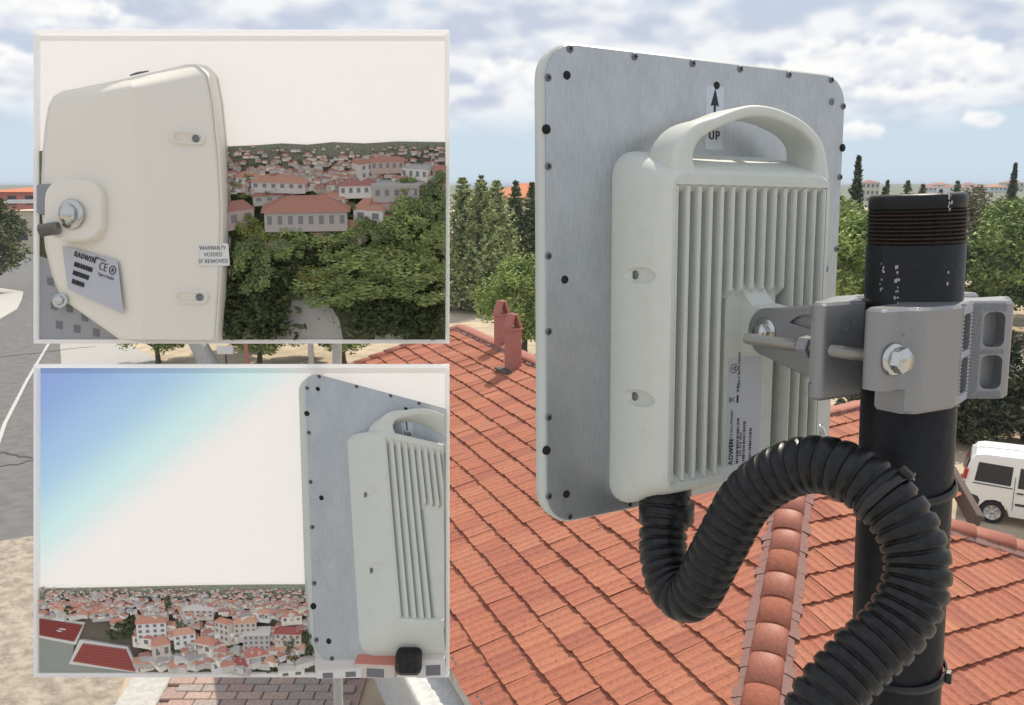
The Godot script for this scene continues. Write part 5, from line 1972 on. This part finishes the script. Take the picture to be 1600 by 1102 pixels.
	prism(st, lp, .012, .050, Transform3D(), .0025, true)
	obj("pivot_lug", st, cream, unit)
	hex_bolt("pivot_bolt", unit, Transform3D(Basis(Vector3.RIGHT, PI / 2) * Basis(Vector3.UP, .2) * Basis(Vector3(0, 0, 1), .28), b(111, 335, .0505)), 16 * U, .008, 1.42)
	st = begin()
	var prof: Array = [[0, 0], [9 * U, .0003]]
	var y := .001
	while y < .020:
		prof.append([8 * U, y]); prof.append([9.6 * U, y + .0009])
		y += .0018
	prof.append([0, .021])
	lathe(st, prof, Transform3D(frame_along(Vector3(-1, -.16, .05)), b(92, 356, .056)), 18, true)
	obj("threaded_rod", st, M.rod, unit)
	st = begin()
	box(st, b(76, 312, .010), Vector3(32 * U, 46 * U, .012), Basis(), .002)
	obj("bracket_arm", st, M.cast_grey, unit)
	hex_bolt("earth_bolt", unit, Transform3D(Basis(Vector3.RIGHT, PI / 2.3), b(94, 470, .014)), 8 * U, .005)
	# rating label lying on the rear face
	st = begin()
	var tl := b(98, 384, .0205)
	var tr := b(185, 408, .0490)
	var br := b(194, 490, .0520)
	var bl := b(107, 452, .0235)
	var lx := ((tr - tl) + (br - bl)).normalized()
	var lz := lx.cross((tl - bl) + (tr - br)).normalized()
	var lf := Transform3D(Basis(lx, lz.cross(lx), lz), (tl + tr + br + bl) / 4 + lz * .0012)
	flat(st)
	var lift := lz * .0012
	quad(st, tl + lift, tr + lift, br + lift, bl + lift)
	var lb := obj("rating_label", st, plain(Color(.47, .48, .52), .5), unit)
	text("lettering", "RADWIN", 8.0 * U, M.ink, lb, lf * Transform3D(Basis(), Vector3(-22 * U, 25 * U, .0006)), true, .0002)
	text("lettering", "5000 Series", 3 * U, M.ink, lb, lf * Transform3D(Basis(), Vector3(8 * U, 30 * U, .0006)), false, .0002)
	text("lettering", "CE", 11 * U, M.ink, lb, lf * Transform3D(Basis(), Vector3(17 * U, 20 * U, .0006)), false, .0002)
	text("lettering", "A", 6 * U, M.ink, lb, lf * Transform3D(Basis(), Vector3(36 * U, 20 * U, .0006)), true, .0002)
	text("lettering", "Type A Radio", 4 * U, M.ink, lb, lf * Transform3D(Basis(), Vector3(26 * U, 8 * U, .0006)), false, .0002)
	st = begin()
	rng.seed = 4
	for e in [[-20, 10, 38], [-22, -3, 32], [-24, -16, 24]]:
		var x: float = e[0] - e[2] / 2.0
		while x < e[0] + e[2] / 2.0:
			var w := rng.randf_range(.6, 1.6)
			box(st, lf * Vector3(x * U, e[1] * U, .0006), Vector3(w * U, 7 * U, .0004), lf.basis.orthonormalized())
			x += w + rng.randf_range(.5, 1.2)
	for i in 20:
		var a := TAU * i / 20
		box(st, lf * Vector3((36 + cos(a) * 6) * U, (20 + sin(a) * 6) * U, .0006), Vector3(2.4, 1, .5) * U, lf.basis.orthonormalized() * Basis(Vector3(0, 0, 1), a + PI / 2))
	obj("barcode", st, M.ink, lb)
	clip = []

func picture_perspective(l: Vector3) -> Vector3:   # the unit drawn in relief: where a point of it lies on the lower board
	var w := Vector3(-.13434, 7.36394, -1.04856) + Basis(Vector3(.70428, -.37339, -.60379), Vector3(-.15013, .75294, -.64074), Vector3(.69386, .54191, .47423)) * l - EYE
	var d := -w.y * sin(pitch) - w.z * cos(pitch)
	var h := w.y * cos(pitch) - w.z * sin(pitch)
	return b(800 + F * w.x / d, 551 - F * h / d, .003 + (l.z + .0145) * .5)

func carve(from: Node, to: Node, root: Node3D) -> void:
	for c in from.get_children():
		var mi := c as MeshInstance3D
		if mi:
			var xf := root.global_transform.affine_inverse() * mi.global_transform
			var V := PackedVector3Array()
			var N := PackedVector3Array()
			for s in mi.mesh.get_surface_count():
				var a: Array = mi.mesh.surface_get_arrays(s)
				var v: PackedVector3Array = a[Mesh.ARRAY_VERTEX]
				var n: PackedVector3Array = a[Mesh.ARRAY_NORMAL]
				var idx: PackedInt32Array = a[Mesh.ARRAY_INDEX] if a[Mesh.ARRAY_INDEX] != null else PackedInt32Array(range(v.size()))
				var mp := PackedVector3Array()
				var mn := PackedVector3Array()
				for i in v.size():
					var p := xf * v[i]
					var nn := (xf.basis * n[i]).normalized()
					var t1 := nn.cross(Vector3(.3, .5, .81)).normalized() * .0005
					var t2 := nn.cross(t1)
					var q := picture_perspective(p)
					mp.append(q)
					mn.append((picture_perspective(p + t1) - q).cross(picture_perspective(p + t2) - q).normalized())
				for i in idx:
					V.append(mp[i]); N.append(mn[i])
			var arr: Array = []
			arr.resize(Mesh.ARRAY_MAX)
			arr[Mesh.ARRAY_VERTEX] = V
			arr[Mesh.ARRAY_NORMAL] = N
			var m := ArrayMesh.new()
			m.add_surface_from_arrays(Mesh.PRIMITIVE_TRIANGLES, arr)
			var base := String(mi.name).rstrip("0123456789")
			if base.ends_with("_"): base = base.left(-1)
			place(base, m, M.relief_plate if mi.material_override == M.plate else mi.material_override, to)
		carve(c, to, root)

func make_lower_picture() -> void:
	var o := translucent_picture("relief_picture", "white framed lower picture of the finned radio unit against blue sky", 569, 1056, 1)
	clip = inside(569, 1056)
	var hill_olive := mottled(Color(.30, .32, .24), .25, .05, .95, 321, .04)  # paler mottled olive of the low hills
	var soil := mottled(Color(.17, .14, .11), .35, .04, .95, 322, .05)
	poly_on(o, "ground", [[61, 932], [500, 930], [697, 930], [697, 1052], [61, 1052]], -.001, .0008, soil)
	poly_on(o, "far_hills", [[61, 920], [140, 919], [230, 917], [330, 915], [420, 914], [500, 914], [500, 936], [61, 936]], -.001, .0010, hill_olive)
	var cols := [Color(.70, .67, .63), Color(.78, .76, .72), Color(.56, .51, .47), Color(.76, .71, .60), Color(.60, .58, .56)]
	var rfs := [Color(.56, .26, .19), Color(.62, .33, .23), Color(.48, .23, .18), Color(.62, .55, .48), Color(.45, .42, .40)]
	town_stuff(o, 62, 480, 919, 952, 760, 2.0, 6, .0015, 71, cols, rfs)
	bush_stuff(o, 62, 480, 922, 960, 110, 3, 6, .002, 72, Color(.06, .08, .032), Color(.11, .14, .055))
	town_stuff(o, 62, 480, 946, 966, 170, 6, 9, .003, 73, cols, rfs)
	town_stuff(o, 218, 480, 966, 1046, 210, 8, 15, .003, 75, cols, rfs)
	bush_stuff(o, 225, 480, 960, 1050, 90, 6, 11, .004, 74, Color(.06, .08, .032), Color(.11, .14, .055))
	var wl := [plain(Color(.72, .70, .69), .9), plain(Color(.62, .54, .48), .9), plain(Color(.50, .46, .45), .9), plain(Color(.78, .74, .65), .9)]
	var rf := [plain(Color(.62, .29, .21), .9), plain(Color(.54, .21, .16), .9), plain(Color(.68, .38, .26), .9), plain(Color(.68, .63, .58), .9), plain(Color(.38, .11, .10), .9)]
	for h in [[238, 992, 58, 32, 6, 0, 0, .12, 4, 3, false], [352, 998, 34, 36, 5, 1, 0, -.5, 3, 3, false], [384, 992, 44, 30, 6, 1, 2, .1, 4, 3, false], [402, 1010, 52, 30, 3, 2, 3, .06, 5, 3, true], [452, 1002, 52, 22, 8, 1, 4, -.05, 4, 2, false], [295, 972, 40, 14, 6, 2, 0, .2, 3, 2, false], [312, 958, 60, 14, 4, 1, 3, 0, 5, 2, false], [288, 1004, 42, 22, 9, 0, 2, .3, 3, 2, false], [322, 1016, 40, 18, 12, 3, 0, -.4, 2, 1, false], [252, 1024, 34, 26, 14, 1, 0, .4, 2, 1, false], [226, 1004, 40, 16, 9, 3, 1, -.3, 2, 1, false], [296, 1036, 56, 12, 4, 3, 3, .1, 2, 1, true], [400, 1034, 44, 18, 14, 1, 1, .4, 2, 1, false], [378, 1048, 34, 16, 10, 2, 4, -.3, 2, 1, false], [455, 1052, 50, 12, 4, 3, 3, .2, 2, 1, true], [342, 1044, 30, 18, 9, 0, 1, .3, 2, 1, false], [120, 960, 34, 14, 10, 3, 0, .5, 2, 1, false], [92, 962, 30, 16, 9, 0, 2, -.3, 2, 1, false], [160, 962, 40, 12, 8, 2, 0, .2, 2, 1, false], [185, 980, 30, 12, 9, 0, 0, .4, 2, 1, false], [250, 962, 34, 10, 7, 3, 2, .1, 2, 1, false], [410, 964, 36, 12, 7, 0, 2, -.2, 3, 1, false], [455, 968, 40, 12, 8, 3, 0, .2, 3, 1, false], [530, 1052, 70, 18, 4, 0, 3, .1, 2, 1, true], [590, 1056, 60, 30, 4, 1, 1, -.1, 1, 1, true], [676, 1056, 50, 36, 4, 0, 3, .1, 1, 1, true]]:
		relief_house(o, h[0], h[1], h[2] * (.78 if h[0] < 500 else 1.0), h[3] * (.85 if h[0] < 500 else 1.0), h[4] * .8, wl[h[5]], rf[h[6]], h[7], .004 + (h[1] - 950) * .00006, h[8], h[9], h[10])
	# near roofs at the lower left
	var near := Node3D.new()
	near.name = "near_house"
	o.add_child(near)
	poly_on(near, "wall", [[61, 990], [116, 1002], [112, 1034], [214, 1049], [214, 1052], [61, 1052]], 0, .0034, plain(Color(.33, .34, .30), .9))
	var edge := plain(Color(.72, .70, .66), .8)
	poly_on(near, "roof_edge", [[61, 963], [132, 973], [118, 1008], [61, 997]], 0, .0040, edge)
	poly_on(near, "roof", [[61, 967], [128.5, 977], [115, 1003], [61, 993]], 0, .0048, plain(Color(.34, .075, .065), .85))
	poly_on(near, "skylight", [[87, 984], [99, 981], [103, 984], [91, 989]], 0, .0054, edge)
	poly_on(near, "roof_edge", [[124, 1000], [199, 1011], [218, 1052], [107, 1038]], 0, .0052, edge)
	poly_on(near, "roof", [[129, 1006], [196, 1015], [211, 1050], [113, 1034]], 0, .0060, plain(Color(.40, .105, .085), .85))
	for e in [[[61, 967], [128.5, 977], [115, 1003], [61, 993], .0050, plain(Color(.30, .065, .056), .85)], [[129, 1006], [196, 1015], [211, 1050], [113, 1034], .0062, plain(Color(.36, .09, .074), .85)]]:
		for i in 7:
			var f0 := (i + .12) / 7.0
			var f1 := (i + .55) / 7.0
			var ring: Array = []
			for q in [[0, 3, f0], [1, 2, f0], [1, 2, f1], [0, 3, f1]]: ring.append([lerpf(e[q[0]][0], e[q[1]][0], q[2]), lerpf(e[q[0]][1], e[q[1]][1], q[2])])
			poly_on(near, "roof_course", ring, 0, e[4] + .0006, e[5])
	rng.seed = 19
	var cmB := crown(.1, 1.0, .5, 36, 50, .05, Color(.05, .07, .028), Color(.10, .125, .05))
	var cmA := crown(.1, 1.0, .5, 36, 50, .05, Color(.075, .105, .035), Color(.17, .205, .075))
	var k := 0
	for t in [[188, 1002, 44, 28, 1], [205, 988, 30, 22, 1], [462, 1042, 50, 54, 1], [428, 1050, 34, 30, 1], [478, 1030, 34, 40, 1], [338, 1032, 18, 26, 0], [278, 1028, 30, 26, 0], [262, 958, 10, 26, 1], [280, 966, 16, 14, 1], [285, 990, 22, 30, 0], [110, 962, 22, 14, 1], [360, 1030, 26, 20, 0]]:
		relief_tree(o, t[0], t[1], t[2], t[3], [cmA, cmB][t[4]], .008, k * 1.1)
		k += 1
	# the finned unit, carved after the full-size one
	var tmp := Node3D.new()
	tmp.name = "pattern"
	add_child(tmp)
	var keep := clip
	clip = []
	radio_unit(tmp, false)
	clip = keep
	var unit := Node3D.new()
	unit.name = "radio_unit"
	o.add_child(unit)
	carve(tmp, unit, tmp)
	remove_child(tmp)
	tmp.free()
	var gp := PackedVector2Array()
	for q in rrect(617, 1018, 657, 1058, 9, 4):
		var g3 := b(q.x, q.y, .034)
		gp.append(Vector2(g3.x, g3.y))
	var st := begin()
	prism(st, gp, .0, .034, Transform3D(), .004, true)
	obj("cable_gland", st, M.rubber, unit)
	clip = []

func make_stand() -> void:
	# one slim white post behind both pictures, standing on the terrace
	var f := board_frame()
	var st := begin()
	var p0 := f * (b(520, 250, 0) + Vector3(0, 0, -.022))
	var p1 := f * (b(520, 1040, 0) + Vector3(0, 0, -.022))
	var foot := f * (b(520, 1300, 0) + Vector3(0, 0, -.022))
	foot.y = 6.18
	var t := thing("picture_stand", "slim grey post carrying the two framed pictures", "stand")
	tube(st, [p0, p1, foot], [.0055], 12)
	obj("post", st, M.concrete, t)
	st = begin()
	box(st, foot + Vector3(0, .008, 0), Vector3(.24, .016, .24), Basis(), .004)
	obj("foot_plate", st, M.gutter, t)

func _ready() -> void:
	make_camera_and_sun()
	make_sky()
	materials()
	make_ground()
	make_terrace()
	make_house()
	make_buildings()
	make_trees()
	make_van()
	make_mast()
	make_unit()
	make_clamp()
	make_conduit()
	make_upper_picture()
	make_lower_picture()
	make_stand()
